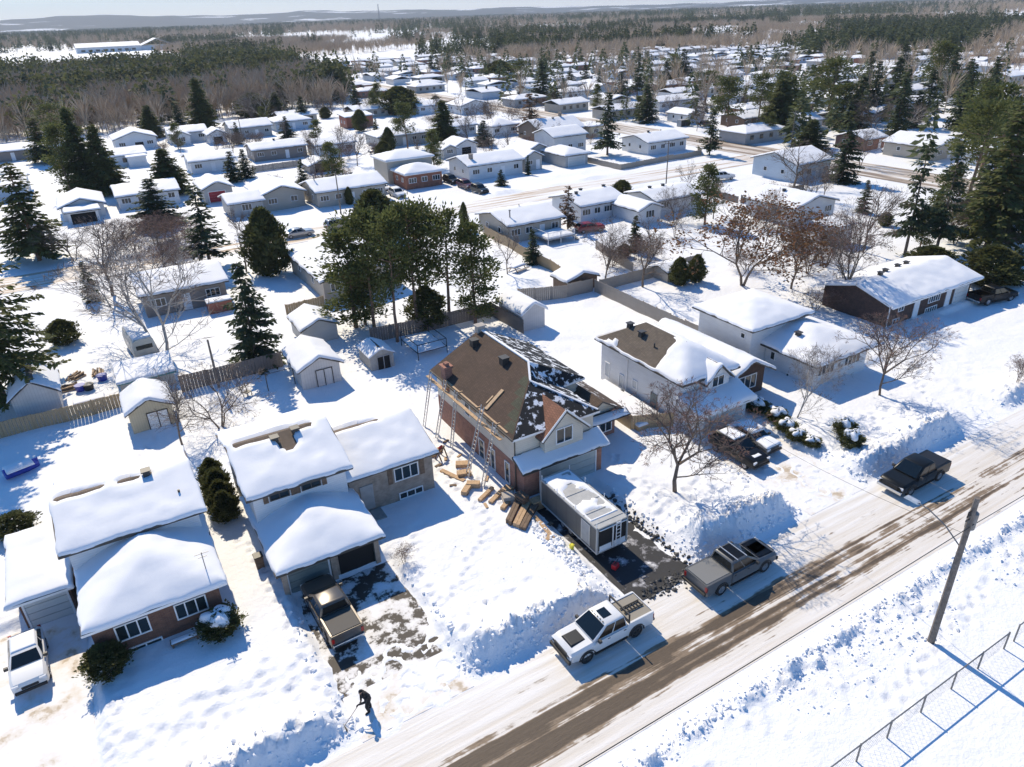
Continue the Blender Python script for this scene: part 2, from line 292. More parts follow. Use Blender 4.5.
# ------------------------------------------------------------------ road surfaces
def roadmat(name,stops,lo_v,hi_v,ysc=1):
    """packed snow with slush and bare asphalt showing in wheel-worn streaks along x"""
    m,N,L,P=nmat(name);t=N.new('ShaderNodeTexCoord');s=N.new('ShaderNodeSeparateXYZ');L.new(t.outputs['Object'],s.inputs[0])
    st=noise(N,L,vec(N,L,(.12,2.6,1)),1.0,5,.6);st2=noise(N,L,vec(N,L,(.05,.9,1)),1.0,4,.6);bl=noise(N,L,vec(N,L,(.35,.8,1)),1,5,.65);fine=noise(N,L,vec(N,L,(1,3,1)),3,4,.7)
    def band(c,w):
        d=mth(N,L,'ABSOLUTE',mth(N,L,'SUBTRACT',s.outputs[1],c));r=N.new('ShaderNodeMapRange');r.inputs[1].default_value=w;r.inputs[2].default_value=w*.35;L.new(d,r.inputs[0]);return r.outputs[0]
    return m,N,L,P,s,st,st2,bl,fine,band
m,N,L,P,s,st,st2,bl,fine,band=roadmat('road_slush',None,0,0)
xr=N.new('ShaderNodeMapRange');L.new(s.outputs[0],xr.inputs[0]);xr.inputs[1].default_value=40;xr.inputs[2].default_value=16   # worn bare further west
lng=noise(N,L,vec(N,L,(.035,3.4,1)),1.0,4,.6)
b1=band(20.1,2.1);k=mth(N,L,'ADD',mth(N,L,'MULTIPLY',b1,.2),mth(N,L,'MULTIPLY',mth(N,L,'MULTIPLY',xr.outputs[0],b1),.6))
k=mth(N,L,'ADD',k,mth(N,L,'ADD',mth(N,L,'MULTIPLY',band(19.5,.6),.26),mth(N,L,'MULTIPLY',band(20.9,.65),.3)))
k=mth(N,L,'ADD',k,mth(N,L,'MULTIPLY',mth(N,L,'SUBTRACT',bl,.5),1.5));k=mth(N,L,'ADD',k,mth(N,L,'MULTIPLY',mth(N,L,'SUBTRACT',lng,.5),2.1))
snow=mixc(N,L,ramp(N,L,st,[(.38,(0,0,0)),(.62,(1,1,1))]),(.70,.66,.61),(.84,.84,.85))
snow=mixc(N,L,mth(N,L,'MULTIPLY',band(20.2,4.4),.35),snow,(.62,.53,.42))
slush=mixc(N,L,fine,(.13,.092,.06),(.36,.27,.185))
asph=mixc(N,L,fine,(.06,.043,.029),(.135,.098,.067))
c1=mixc(N,L,ramp(N,L,k,[(.4,(0,0,0)),(.52,(1,1,1))]),snow,slush)
c2=mixc(N,L,ramp(N,L,k,[(.62,(0,0,0)),(.76,(1,1,1))]),c1,asph)
L.new(c2,P.inputs['Base Color']);P.inputs['Roughness'].default_value=.7;bump(N,L,P,mth(N,L,'ADD',st,mth(N,L,'MULTIPLY',fine,.5)),.5,.06)
def sheet(name,u0,u1,v0,v1,z,mat,step=1.0,kind='structure',wob=.0):
    nu=int((u1-u0)/step)+2;nv=int((v1-v0)/step)+2
    a,b=np.meshgrid(np.linspace(u0,u1,nu),np.linspace(v0,v1,nv),indexing='ij')
    o=np_obj(name,np.stack([a,b,np.full_like(a,z)],-1).reshape(-1,3),grid_faces(nu,nv),mat);return tag(o,kind=kind)
sheet('road',-60,150,17.7,24.5,.012,'road_slush')
def patchmat(name,dark,amt,psc,base=(.82,.82,.84),stretch=(1,1,1),b2=(.55,.45,.34)):
    m,N,L,P=nmat(name);n=noise(N,L,vec(N,L,stretch),psc,6,.65);f=noise(N,L,vec(N,L),6,3)
    mid=mixc(N,L,ramp(N,L,n,[(amt-.12,(0,0,0)),(amt-.03,(1,1,1))]),base,b2)
    L.new(mixc(N,L,ramp(N,L,n,[(amt-.02,(0,0,0)),(amt+.03,(1,1,1))]),mid,mixc(N,L,f,dark,tuple(x*2 for x in dark))),P.inputs['Base Color']);P.inputs['Roughness'].default_value=.7
    bump(N,L,P,n,-.5,.06)
patchmat('drive_asphalt',(.014,.014,.016),.42,.8,b2=(.22,.22,.24));patchmat('drive_patchy',(.035,.028,.022),.5,.75,b2=(.7,.68,.66));patchmat('drive_tan',(.34,.28,.21),.62,.5,b2=(.74,.69,.63))
patchmat('road_far',(.3,.22,.15),.56,1,(.8,.8,.81),(.05,.9,1),(.66,.6,.54));patchmat('road_cross',(.17,.13,.1),.52,1,(.78,.77,.76),(.9,.04,1),(.5,.42,.34));patchmat('drive_far',(.5,.44,.36),.66,.6)
sheet('driveway',22.2,27.3,24.56,36.3,.014,'drive_asphalt');sheet('driveway',4.9,11.2,27.6,36.6,.016,'drive_patchy');sheet('driveway',4.9,11.2,24.56,27.6,.016,'drive_tan')
sheet('driveway',-11,-6.5,24.56,42.6,.014,'drive_tan');sheet('driveway',38,44.1,24.56,36,.014,'drive_tan')
sheet('road',-40,136,114.2,122.6,.4,'road_far',2);sheet('road',136.2,148.5,60,700,.41,'road_cross',2)

def lumps(pts,sz,seed):
    g=np.random.default_rng(seed);t=(1+5**.5)/2;B=np.array([(-1,t,0),(1,t,0),(-1,-t,0),(1,-t,0),(0,-1,t),(0,1,t),(0,-1,-t),(0,1,-t),(t,0,-1),(t,0,1),(-t,0,-1),(-t,0,1)])/1.9
    FI=np.array([(0,11,5),(0,5,1),(0,1,7),(0,7,10),(0,10,11),(1,5,9),(5,11,4),(11,10,2),(10,7,6),(7,1,8),(3,9,4),(3,4,2),(3,2,6),(3,6,8),(3,8,9),(4,9,5),(2,4,11),(6,2,10),(8,6,7),(9,8,1)])
    n=len(pts);V=B[None]*(.7+.6*g.random((n,12,1)))*(sz[:,None,None]*(.7+.6*g.random((n,1,3))));V=V+np.stack([pts[:,0],pts[:,1],zg(pts[:,0],pts[:,1])+sz*.12],1)[:,None,:]
    return V.reshape(-1,3),(FI[None]+(np.arange(n)*12)[:,None,None]).reshape(-1,3)
g=np.random.default_rng(4);LP=[];LZ=[]
for a,b,n in ((-21,-11,140),(-5.6,5.2,260),(11,21.4,380),(27.8,38,380),(44.4,58,420),(64,79,260)):
    v=25.1+np.abs(g.normal(0,.9,n));LP.append(np.stack([a+(b-a)*g.random(n),v],1));LZ.append(.03+.12*g.random(n)**3)
n=4800;u=-30+130*g.random(n);LP.append(np.stack([u,16.4+g.normal(0,.35,n)],1));LZ.append(.025+.1*g.random(n)**3)
n=3600;u=-30+130*g.random(n);v=15.6-2.6*g.random(n)**1.6;k=fbm(u*.3,v*.3,19,2)>-.15;LP.append(np.stack([u,v],1)[k]);LZ.append((.025+.085*g.random(n)**3)[k])
n=900;LP.append(np.stack([12.5+8*g.random(n),29+6*g.random(n)],1)[:12]);LZ.append((.03+.04*g.random(n)**2)[:12])
n=320;LP.append(np.stack([g.choice([4.4,11.6,21.3,27.9,37.4,44.8],n)+g.normal(0,.25,n),25+10*g.random(n)],1));LZ.append(.04+.12*g.random(n)**2)
n=300;LP.append(np.stack([20.4+1.2*g.random(n),28+6*g.random(n)],1));LZ.append(.04+.12*g.random(n)**2)
V,F=lumps(np.concatenate(LP),np.concatenate(LZ),5);tag(np_obj('snow_lumps',V,F,'snow_soft'),'loose lumps of ploughed snow along the street banks','snow',None,'stuff')
n=420;v=24.3+10*g.random(n);u=np.where(g.random(n)<.5,27.3+g.normal(0,.25,n),23+4.4*g.random(n));v=np.where(u>27,v,24.8+g.normal(0,.35,n));V,F=lumps(np.stack([u,v],1),.04+.13*g.random(n)**2,6);flat('dirty_ice',(.05,.05,.05),.6,.6,3);tag(np_obj('dirty_ice_lumps',V,F,'dirty_ice'),'dark dirty ice lumps edging the trailer driveway','ice',None,'stuff')
# ------------------------------------------------------------------ buildings
def roof_geo(kind,u0,u1,v0,v1,he,rise):
    um=(u0+u1)/2;vm=(v0+v1)/2;w=u1-u0;d=v1-v0;zr=he+rise
    if kind=='gable_u':
        zf=lambda u,v:he+rise*(1-np.abs(v-vm)/(d/2))
        polys=[[(u0,v0,he),(u1,v0,he),(u1,vm,zr),(u0,vm,zr)],[(u0,vm,zr),(u1,vm,zr),(u1,v1,he),(u0,v1,he)]]
        loop=[(u0,v0,he),(u1,v0,he),(u1,vm,zr),(u1,v1,he),(u0,v1,he),(u0,vm,zr)]
    elif kind=='gable_v':
        zf=lambda u,v:he+rise*(1-np.abs(u-um)/(w/2))
        polys=[[(u0,v0,he),(um,v0,zr),(um,v1,zr),(u0,v1,he)],[(um,v0,zr),(u1,v0,he),(u1,v1,he),(um,v1,zr)]]
        loop=[(u0,v0,he),(um,v0,zr),(u1,v0,he),(u1,v1,he),(um,v1,zr),(u0,v1,he)]
    elif kind=='hip':
        r=min(w,d)/2
        zf=lambda u,v:he+rise*np.clip(np.minimum(np.minimum(u-u0,u1-u),np.minimum(v-v0,v1-v))/r,0,1)
        if d>=w: a=(um,v0+r,zr);b=(um,v1-r,zr)
        else: a=(u0+r,vm,zr);b=(u1-r,vm,zr)
        A,B,C,D=(u0,v0,he),(u1,v0,he),(u1,v1,he),(u0,v1,he)
        polys=[[A,B,a],[B,C,b,a],[C,D,b],[D,A,a,b]] if d>=w else [[A,B,b,a],[B,C,b],[C,D,a,b],[D,A,a]]
        loop=[A,B,C,D]
    else: # shed, rising towards +v
        zf=lambda u,v:he+rise*(v-v0)/d
        polys=[[(u0,v0,he),(u1,v0,he),(u1,v1,zr),(u0,v1,zr)]];loop=polys[0]
    return zf,polys,loop
def roof_slab(mb,polys,loop,th=.16,mi_top=0,mi_rim=1):
    for p in polys:mb.poly(p,mi_top if not isinstance(mi_top,list) else mi_top[polys.index(p)])
    for p in polys:mb.poly([(x,y,z-th) for x,y,z in p][::-1],mi_rim)
    n=len(loop)
    for i in range(n):
        a=loop[i];b=loop[(i+1)%n];mb.poly([a,(a[0],a[1],a[2]-th),(b[0],b[1],b[2]-th),b],mi_rim)
def axis(a,b,step):
    e=[0,.04,.12,.25,.45]
    if b-a<1.2:return np.linspace(a,b,8)
    mid=np.linspace(a+.45,b-.45,max(2,int((b-a-.9)/step)+1))
    return np.unique(np.concatenate([[a+x for x in e],mid,[b-x for x in e]]))
def snow_cap(zf,u0,u1,v0,v1,T,seed,step=.3,bare=None,lip=.06,wob=.3):
    a=axis(u0-lip,u1+lip,step);b=axis(v0-lip,v1+lip,step);U,V=np.meshgrid(a,b,indexing='ij')
    d=np.minimum(np.minimum(U-a[0],a[-1]-U),np.minimum(V-b[0],b[-1]-V))
    t=T*.7*(.55*np.sqrt(np.clip(1-(1-np.clip(d/.09,0,1))**2,0,1))+.45*np.sqrt(np.clip(1-(1-np.clip(d/.9,0,1))**2,0,1)))
    k=np.clip(d/1.2,0,1)
    n=fbm(U*.33+seed,V*.33,seed,3);n2=fbm(U*1.4,V*1.4,seed+7,2)
    t=t*(1+wob*k*n)+.08*k*n2+T*.15*k*fbm(U*.9,V*.2,seed+3,2)
    if u1-u0>3 and step<.7:
        w=np.clip(1-d/.4,0,1);f=.12*(fbm(U*1.3+seed,V*1.3,seed+9,3)*1.5+.55)*w;f=f*.8;U=U+np.where(U-a[0]<.4,f,0)-np.where(a[-1]-U<.4,f,0);V=V+np.where(V-b[0]<.4,f,0)-np.where(b[-1]-V<.4,f,0)
    zz=zf(np.clip(U,u0,u1),np.clip(V,v0,v1))
    # snow rounds over the ridge
    e=.5;sm=(zf(np.clip(U+e,u0,u1),np.clip(V,v0,v1))+zf(np.clip(U-e,u0,u1),np.clip(V,v0,v1))+zf(np.clip(U,u0,u1),np.clip(V+e,v0,v1))+zf(np.clip(U,u0,u1),np.clip(V-e,v0,v1)))/4
    zz=np.where(d>.6,sm+.02,zz)
    if bare is not None:t=np.where(d>.15,t-np.maximum(0,bare(U,V))*(T*2.2),t)
    if bare is not None:t=np.maximum(t,-.25)
    Z=zz+t;Z=np.where(d<=1e-6,zz-.03,Z)
    return np.stack([U,V,Z],-1).reshape(-1,3),grid_faces(len(a),len(b))
HB=[]
def win(mb_f,mb_p,face,pl,c,z,w,h,nm=1,fw=.08,nh=0):
    """window frame bars + pane on a wall plane; face -v/+v/-u/+u"""
    sg=-1 if face[0]=='-' else 1
    def bx(mb,a0,a1,z0,z1,n0,n1):
        p=sorted((pl+sg*n0,pl+sg*n1))
        if face[1]=='v':mb.box(a0,a1,p[0],p[1],z0,z1)
        else:mb.box(p[0],p[1],a0,a1,z0,z1)
    bx(mb_p,c-w/2+.02,c+w/2-.02,z+.02,z+h-.02,-.05,.02)
    bx(mb_f,c-w/2,c-w/2+fw,z,z+h,-.03,.07);bx(mb_f,c+w/2-fw,c+w/2,z,z+h,-.03,.07)
    bx(mb_f,c-w/2+fw,c+w/2-fw,z,z+fw,-.03,.067);bx(mb_f,c-w/2+fw,c+w/2-fw,z+h-fw,z+h,-.03,.067)
    for i in range(nm):
        x=c-w/2+w*(i+1)/(nm+1);bx(mb_f,x-fw*.45,x+fw*.45,z+fw,z+h-fw,-.03,.062)
    for i in range(nh):
        x=z+h*(i+1)/(nh+1);bx(mb_f,c-w/2+fw,c+w/2-fw,x-fw*.3,x+fw*.3,-.03,.058)
def add_windows(root,org,specs,frame='trim_white',gl='glass'):
    for s in specs:
        f=MB(org);p=MB(org);win(f,p,*s);fo=f.build('window',frame,root);p.build('pane',gl,fo)
def panel(root,org,name,mats,face,pl,c,z,w,h,th=.06,extra=None):
    sg=-1 if face[0]=='-' else 1;mb=MB(org);p=sorted((pl-sg*.03,pl+sg*th))
    if face[1]=='v':mb.box(c-w/2,c+w/2,p[0],p[1],z,z+h)
    else:mb.box(p[0],p[1],c-w/2,c+w/2,z,z+h)
    return mb.build(name,mats,root)
def garage_door(root,org,face,pl,c,z,w,h,mat='garage_door',rows=4):
    sg=-1 if face[0]=='-' else 1;mb=MB(org)
    for i in range(rows):
        z0=z+h*i/rows+.012;z1=z+h*(i+1)/rows-.012;p=sorted((pl-sg*.03,pl+sg*.05))
        if face[1]=='v':mb.box(c-w/2,c+w/2,p[0],p[1],z0,z1)
        else:mb.box(p[0],p[1],c-w/2,c+w/2,z0,z1)
    d=mb.build('garage_door',mat,root)
    fr=MB(org);t=.12
    def bx(a0,a1,z0,z1):
        p=sorted((pl-sg*.03,pl+sg*.08))
        if face[1]=='v':fr.box(a0,a1,p[0],p[1],z0,z1)
        else:fr.box(p[0],p[1],a0,a1,z0,z1)
    bx(c-w/2-t,c-w/2-.005,z-.2,z+h+t);bx(c+w/2+.005,c+w/2+t,z-.2,z+h+t);bx(c-w/2-.004,c+w/2+.004,z+h+.005,z+h+t)
    fr.build('door_frame','trim_white',d);return d
def block(root,org,u0,u1,v0,v1,he,roof,rise,wall,ov=.45,snow=.32,roofmat='shingle_grey',seed=1,bare=None,step=.3,base=None,vents=(),ovs=None,rim='trim_dark',gutter=True):
    """wall + roof(with snow_cover) parts of one building; returns roof object, zf"""
    o=ovs or (ov,ov,ov,ov)  # -u,+u,-v,+v
    R=(u0-o[0],u1+o[1],v0-o[2],v1+o[3]);zf,polys,loop=roof_geo(roof,*R,he,rise)
    pts=[(u0,v0),((u0+u1)/2,v0),(u1,v0),(u1,(v0+v1)/2),(u1,v1),((u0+u1)/2,v1),(u0,v1),(u0,(v0+v1)/2)]
    n=len(pts);mb=MB(org);mats=[wall];vs=[];fs=[]
    zt=[float(zf(np.array(p[0]),np.array(p[1])))-.14 for p in pts]
    zb=-.4
    vs=[(x,y,zb) for x,y in pts]+[(p[0],p[1],z) for p,z in zip(pts,zt)]
    fs=[(i,(i+1)%n,(i+1)%n+n,i+n) for i in range(n)]
    mb.add(vs,fs);mb.add([(p[0],p[1],z) for p,z in zip(pts,zt)]+[((u0+u1)/2,(v0+v1)/2,max(zt))],[(i,(i+1)%n,n) for i in range(n)])
    mb.build('wall',mats,root)
    if base:
        q=MB(org);h,bm=base;q.box(u0-.02,u1+.02,v0-.02,v1+.02,-.42,h);q.build('foundation',bm,root)
    rb=MB(org);roof_slab(rb,polys,loop);ro=rb.build('roof',[roofmat,rim],root)
    if snow>0:
        V,F=snow_cap(zf,*R,snow,seed,step,bare);np_obj('snow_cover',V-np.array(org),F,'snow_roof',ro,smooth=True)
    for (a,b,k) in vents:
        z=float(zf(np.array(a),np.array(b)))+max(0,snow)*(.7 if bare is None else .3);q=MB(org)
        if k=='pipe':q.tube([(a,b,z-.4),(a,b,z+.3)],.07,8);q.build('vent_pipe','trim_dark',ro)
        elif k=='vent':q.frus((a-.25,a+.25,b-.25,b+.25),(a-.2,a+.2,b-.2,b+.2),z-.4,z+.28);q.box(a-.3,a+.3,b-.3,b+.3,z+.283,z+.36);q.build('roof_vent','trim_dark',ro)
        elif k=='chimney':
            q.box(a-.35,a+.35,b-.35,b+.35,z-1.2,z+.9);q.box(a-.42,a+.42,b-.42,b+.42,z+.902,z+1.02);q.build('chimney','brick_tan',ro)
        elif k=='stack':q.tube([(a,b,z-.5),(a,b,z+1.0)],.1,8);q.tube([(a,b,z+1.0),(a,b,z+1.15)],.17,8);q.build('chimney_pipe','galv',ro)
    return ro,zf
def ridge_bare(vm,u0,u1,seed,w=.35,amt=1.0,gap=.15):
    def f(U,V):
        n=fbm(U*.8,V*1.5,seed,3)
        return amt*sst(0,1,1-np.abs(V-vm-.1*n)/w)*sst(u0,u0+.6,U)*(1-sst(u1-.6,u1,U))*np.clip(n*2+.9-gap*3,0,1.2)
    return f
# --- house A: brown brick split level on the left
o=(-2.5,36.8,0);hA=thing('split_level_house','brown brick split level with snowy roof, at the far left of the foreground','house',o)
rA,_=block(hA,o,-5.8,.9,36.8,42.15,3.0,'hip',1.5,'brick_brown',.5,.32,seed=11,rim='trim_white',ovs=(.4,.5,.4,4))
block(hA,o,-6.2,1.1,42.2,50.2,4.75,'gable_u',1.25,'siding_white',.45,.32,'shingle_tan',seed=12,bare=lambda U,V:np.maximum(ridge_bare(46.3,-6.6,-3.4,2,.5,2.0,0)(U,V),ridge_bare(46.1,-3.0,-.6,3,.4,2.0,0)(U,V)),vents=[(-1.1,46.0,'vent'),(.4,43.6,'pipe')])
block(hA,o,-9.5,-6.8,42.6,48.2,2.6,'shed',.5,'brick_brown',.4,.36,seed=13,ovs=(.4,.35,1.0,.3),rim='trim_white')
add_windows(hA,o,[('-v',36.8,-3.85,1.35,1.75,1.15,2),('-v',36.8,-.75,1.35,1.75,1.15,2),('-v',36.8,-3.5,.1,1.75,.6,1),('-v',36.8,-.2,.1,1.2,.6,0)])
garage_door(hA,o,'-v',42.6,-8.15,0,2.2,2.05)
q=MB(o);q.box(-2.2,-.9,36.1,36.77,-.3,.3);q.build('window_well','concrete',hA)
q=MB(o);q.tube([(.55,37.6,3.3),(.55,37.6,4.8)],.03,6);q.bar((.15,37.6,4.7),(.95,37.6,4.7),.03);q.bar((.3,37.6,4.45),(.8,37.6,4.45),.03);q.build('antenna','galv',rA)
# --- middle house with the double garage
o=(10.5,42,0);hM=thing('split_level_house','split level with tan brick wing and two bay garage, bronze pickup at its door','house',o)
rM,_=block(hM,o,4.3,10.5,41.3,50.3,5.0,'gable_u',1.45,'siding_white',.45,.32,'shingle_tan',seed=21,bare=lambda U,V:np.maximum(np.maximum(ridge_bare(45.8,4.2,10.0,5,.5,2.0,.0)(U,V),2.2*sst(0,.6,1-np.hypot((U-7.7)/.75,(V-44.9)/1.2))),0),vents=[(7.0,45.0,'vent'),(8.5,45.3,'vent')],rim='trim_dark')
block(hM,o,10.7,17.1,41.8,50.3,3.6,'gable_u',1.4,'brick_tan',.4,.32,'shingle_tan',seed=22,bare=ridge_bare(46.1,10.9,15.4,6,.38,1.8,.0),rim='trim_dark')
block(hM,o,4.5,10.6,36.7,41.25,2.5,'hip',1.25,'brick_tan',.5,.3,seed=23,ovs=(.5,.4,.8,4),rim='trim_dark')
for c in (6.0,8.1):add_windows(hM,o,[('-v',41.3,c,4.15,1.3,.55,1)],'trim_dark')
add_windows(hM,o,[('-v',41.8,15.0,2.0,1.9,1.15,2),('-v',41.8,15.2,.35,1.9,.6,2)])
for c in (13.75,16.25):panel(hM,o,'shutter','wood_dark','-v',41.8,c,1.95,.35,1.25)
for c in (5.1,6.9,7.2,9.0):panel(hM,o,'shutter','wood_dark','-v',41.3,c,4.1,.32,.65)
panel(hM,o,'front_door','plain_grey','-v',41.8,11.9,.5,.95,2.05);q=MB(o);q.box(11.2,12.7,40.4,41.75,-.3,.4);q.box(11.2,12.7,39.9,40.39,-.3,.2);q.build('front_step','concrete',hM)
panel(hM,o,'dark_bay_panel','painted_dark','-v',36.7,9.15,0,2.35,2.1,.012)  # flush panel, no real opening; the bay's inner shade is painted on
garage_door(hM,o,'-v',36.7,6.05,0,2.5,2.1,'door_dark');
for c in (4.55,7.62,10.5):q=MB(o);q.box(c-.16,c+.16,36.5,36.68,-.2,2.25);q.build('garage_post','brick_tan',hM)
# --- two storey brick house being reshingled
o=(26,45,0);hB=thing('brick_house','two storey red brick and cream house with half shingled brown roof under repair','house',o)
E_=5.1;q=MB(o)
q.box(22,29,38,43.1,-.4,2.75);q.box(22.003,31,43.1,51,-.4,2.75);q.build('wall','brick_red',hB)
q=MB(o);q.box(22.02,28.98,38.02,43.1,2.752,E_+.05);q.box(22.02,31,43.1,50.98,2.752,E_+.05);q.poly([(22.02,50.97,E_),(31,50.97,E_),(26.5,50.97,7.4)]);q.build('upper_wall','siding_cream',hB)
q=MB(o);q.box(22.02,29,36.9,37.995,-.4,2.75);q.build('garage_wall','brick_red',hB)
A=(21.6,37.6,E_);B=(21.6,51.3,E_);R1=(26.6,51.3,7.65);Fp=(25.45,41.4,7.06);G=(26.6,43.4,7.65);D=(29.3,37.6,E_);K=(29.3,42.5,E_);E2=(31.6,42.7,E_);C2=(31.6,51.3,E_)
q=MB(o);roof_slab(q,[[A,Fp,G,R1,B],[A,D,Fp],[D,K,Fp],[K,G,Fp],[K,E2,G],[E2,C2,R1,G]],[A,D,K,E2,C2,R1,B],.18,[0,1,1,1,1,1],2)
rB=q.build('roof',['shingle_brown','underlay','trim_white'],hB)
def on(u,v):return E_+.51*(u-21.6)
q=MB(o)   # unfinished underlayment steps on the left slope, lower right
for k in range(5):
    u=21.9+k*.75;vv=37.9+k*.95
    w=1.5-.22*k;z=on(u,0)+.006;z2=on(u+.7,0)+.006
    q.poly([(u,u-21.6+37.65+.12,z),(u,vv+w,z),(u+.7,vv+w,z2),(u+.7,u+.7-21.6+37.65+.12,z2)])
q.build('roof_underlay','underlay_green',rB)
q=MB(o);q.bar((26.6,43.4,7.7),(26.6,51.4,7.7),.22,.1);q.bar((29.2,37.75,E_+.08),(25.5,41.4,7.13),.16,.08);q.bar((25.5,41.4,7.13),(26.6,43.4,7.72),.16,.08);q.build('ridge_snow','snow_soft',rB)
q=MB(o);q.box(26.2,26.9,50.9,51.5,6.6,8.0);q.box(26.1,27.0,50.8,51.6,8.002,8.12);q.build('chimney','brickcap',rB)
q=MB(o);q.box(21.75,22.4,48.6,49.4,4.0,6.2);q.box(21.65,22.5,48.5,49.5,6.202,6.36);q.box(21.9,22.25,48.75,49.2,6.362,6.6);q.build('chimney','brick_red',hB)
for a,b in ((25.3,50.0),(25.5,45.3)):
    z=on(a,0);q=MB(o);q.box(a-.3,a+.3,b-.3,b+.3,z-.2,z+.45);q.box(a-.36,a+.36,b-.36,b+.36,z+.452,z+.53);q.build('roof_vent','trim_dark',rB)
q=MB(o);q.frus((24.1,27.5,37.3,37.9),(24.1,27.5,37.3,37.9),3.2,4.6);q.add([(24.1,37.3,4.6),(27.5,37.3,4.6),(25.8,37.3,6.3),(24.1,40.5,4.6),(27.5,40.5,4.6),(25.8,40.5,6.3)],[(0,1,2),(0,2,5,3),(1,4,5,2)]);q.build('gable_wall','siding_cream',hB)
zf,polys,loop=roof_geo('gable_v',23.75,27.85,36.95,41.0,4.5,1.95);q=MB(o);roof_slab(q,polys,loop,.14);dr_=q.build('dormer_roof',['shingle_warm','trim_dark'],hB)
q=MB(o);q.bar((23.7,36.98,4.5),(25.8,36.98,6.5),.05,.22);q.bar((27.9,36.98,4.5),(25.8,36.98,6.5),.05,.22);q.build('fascia','trim_white',dr_)
add_windows(hB,o,[('-v',37.3,25.8,3.7,1.5,1.3,1),('-u',22.02,45.4,3.3,.9,1.2,0),('-u',22.0,43.2,.4,.9,1.8,0),('-u',22.0,41.4,.4,.7,1.9,0),('-u',22.0,39.2,.4,.7,1.9,0)])
zf,polys,loop=roof_geo('shed',21.7,29.4,36.5,38.0,2.75,.7);q=MB(o);roof_slab(q,polys,loop,.16);gr=q.build('garage_roof',['shingle_brown','trim_dark'],hB)
V,F=snow_cap(zf,21.7,29.4,36.5,37.95,.27,31,.25);np_obj('snow_cover',V-np.array(o),F,'snow_roof',gr,smooth=True)
garage_door(hB,o,'-v',36.9,25.9,0,4.9,2.3,'door_grey')
q=MB(o);q.box(29.05,33.2,40.6,47.5,-.4,2.6);q.build('wing_wall','brick_red',hB)
zf,polys,loop=roof_geo('gable_v',28.95,33.9,40.0,48,2.65,1.5);q=MB(o);roof_slab(q,polys,loop,.16);wr=q.build('wing_roof',['shingle_patchy','trim_dark'],hB)
q=MB(o);q.add([(29.4,40.55,2.6),(33.5,40.55,2.6),(31.43,40.55,3.95)],[(0,1,2)]);q.build('gable_panel','siding_cream',hB)
q=MB(o);q.frus((28.9,34.0,39.5,40.5),(28.95,33.95,40.1,40.5),2.35,2.75);q.build('porch_eave','trim_dark',hB)
V,F=snow_cap(lambda u,v:2.5+.3*(v-39.5)/.9,29.1,33.9,39.5,40.3,.22,33,.3);np_obj('eave_snow',V-np.array(o),F,'snow_roof',hB,smooth=True)
add_windows(hB,o,[('-v',40.6,31.9,.75,1.9,1.6,2)])
panel(hB,o,'front_door','wood_dark','-v',40.6,29.9,.2,.95,2.05)
q=MB(o);q.tube([(21.93,37.93,0),(21.93,37.93,5.0)],.05,6);q.build('downpipe','trim_dark',hB)
q=MB(o);q.bar((21.6,37.6,E_-.05),(21.6,51.3,E_-.05),.14,.12);q.build('gutter','trim_dark',rB)

for y in (39.2,41,43.5,46,48.3):q=MB(o);q.box(21.55,21.62,y-.4,y+.4,E_-.35,E_-.02);q.build('eave_board','wood_raw',hB)
# --- white two storey neighbour
o=(41,44,0);hW=thing('white_house','two storey white house with bare brown roof patch, black suv parked in front','house',o)
def bw(U,V):
    n=fbm(U*.55,V*.55,44,4)
    reg=(1-sst(40.7,41.2,U-.12*(V-44)))*sst(41.2,41.9,V-(U-38)*.25+.8*n)
    return 2.0*reg*sst(-.42,-.32,n)
rW,_=block(hW,o,38.3,43.9,38.3,49.2,4.55,'hip',1.95,'siding_white',.5,.3,'shingle_old',seed=41,bare=bw,vents=[(39.9,45.5,'vent'),(39.5,43.3,'pipe'),(40.2,47.5,'vent')])
block(hW,o,43.95,49.0,39.0,49.5,2.75,'gable_v',1.6,'brick_deep',.55,.4,seed=42,ovs=(.5,.5,.9,.4))
q=MB(o);q.frus((40.4,43.0,37.7,38.28),(40.4,43.0,37.7,38.28),3.0,4.2);q.add([(40.4,37.7,4.2),(43,37.7,4.2),(41.7,37.7,5.5),(40.4,40,4.2),(43,40,4.2),(41.7,40,5.5)],[(0,1,2),(0,2,5,3),(1,4,5,2)]);q.build('gable_wall','siding_white',hW)
zf,polys,loop=roof_geo('gable_v',40.1,43.3,37.35,40.5,4.1,1.5);q=MB(o);roof_slab(q,polys,loop,.14);dr_=q.build('dormer_roof',['shingle_grey','trim_dark'],hW)
V,F=snow_cap(zf,40.1,43.3,37.35,40.5,.3,43,.25);np_obj('snow_cover',V-np.array(o),F,'snow_roof',dr_,smooth=True)
q=MB(o);q.box(38.3,43.9,36.3,38.295,-.4,2.5);q.build('garage_wall','siding_white',hW)
zf,polys,loop=roof_geo('shed',37.8,44.4,35.7,38.3,2.45,.8);q=MB(o);roof_slab(q,polys,loop,.16);gr=q.build('garage_roof',['shingle_grey','trim_white'],hW)
V,F=snow_cap(zf,37.8,44.4,35.7,38.25,.55,45,.25);np_obj('snow_cover',V-np.array(o),F,'snow_roof',gr,smooth=True)
garage_door(hW,o,'-v',36.3,41.2,0,4.4,2.1,'garage_door')
add_windows(hW,o,[('-v',37.7,41.7,3.5,1.4,1.0,1),('-v',39.0,46.9,1.1,2.2,1.4,2),('-v',39.0,46.9,.1,1.6,.6,1),])
add_windows(hW,o,[('-u',38.3,48.2,1.0,.7,1.5,0),('-u',38.3,46.1,.7,.7,1.4,0),('-u',38.3,44.2,1.4,.7,.9,0)],'trim_white','glass_pale')
panel(hW,o,'side_door','door_dark','-u',38.3,41.6,.2,.85,1.9)
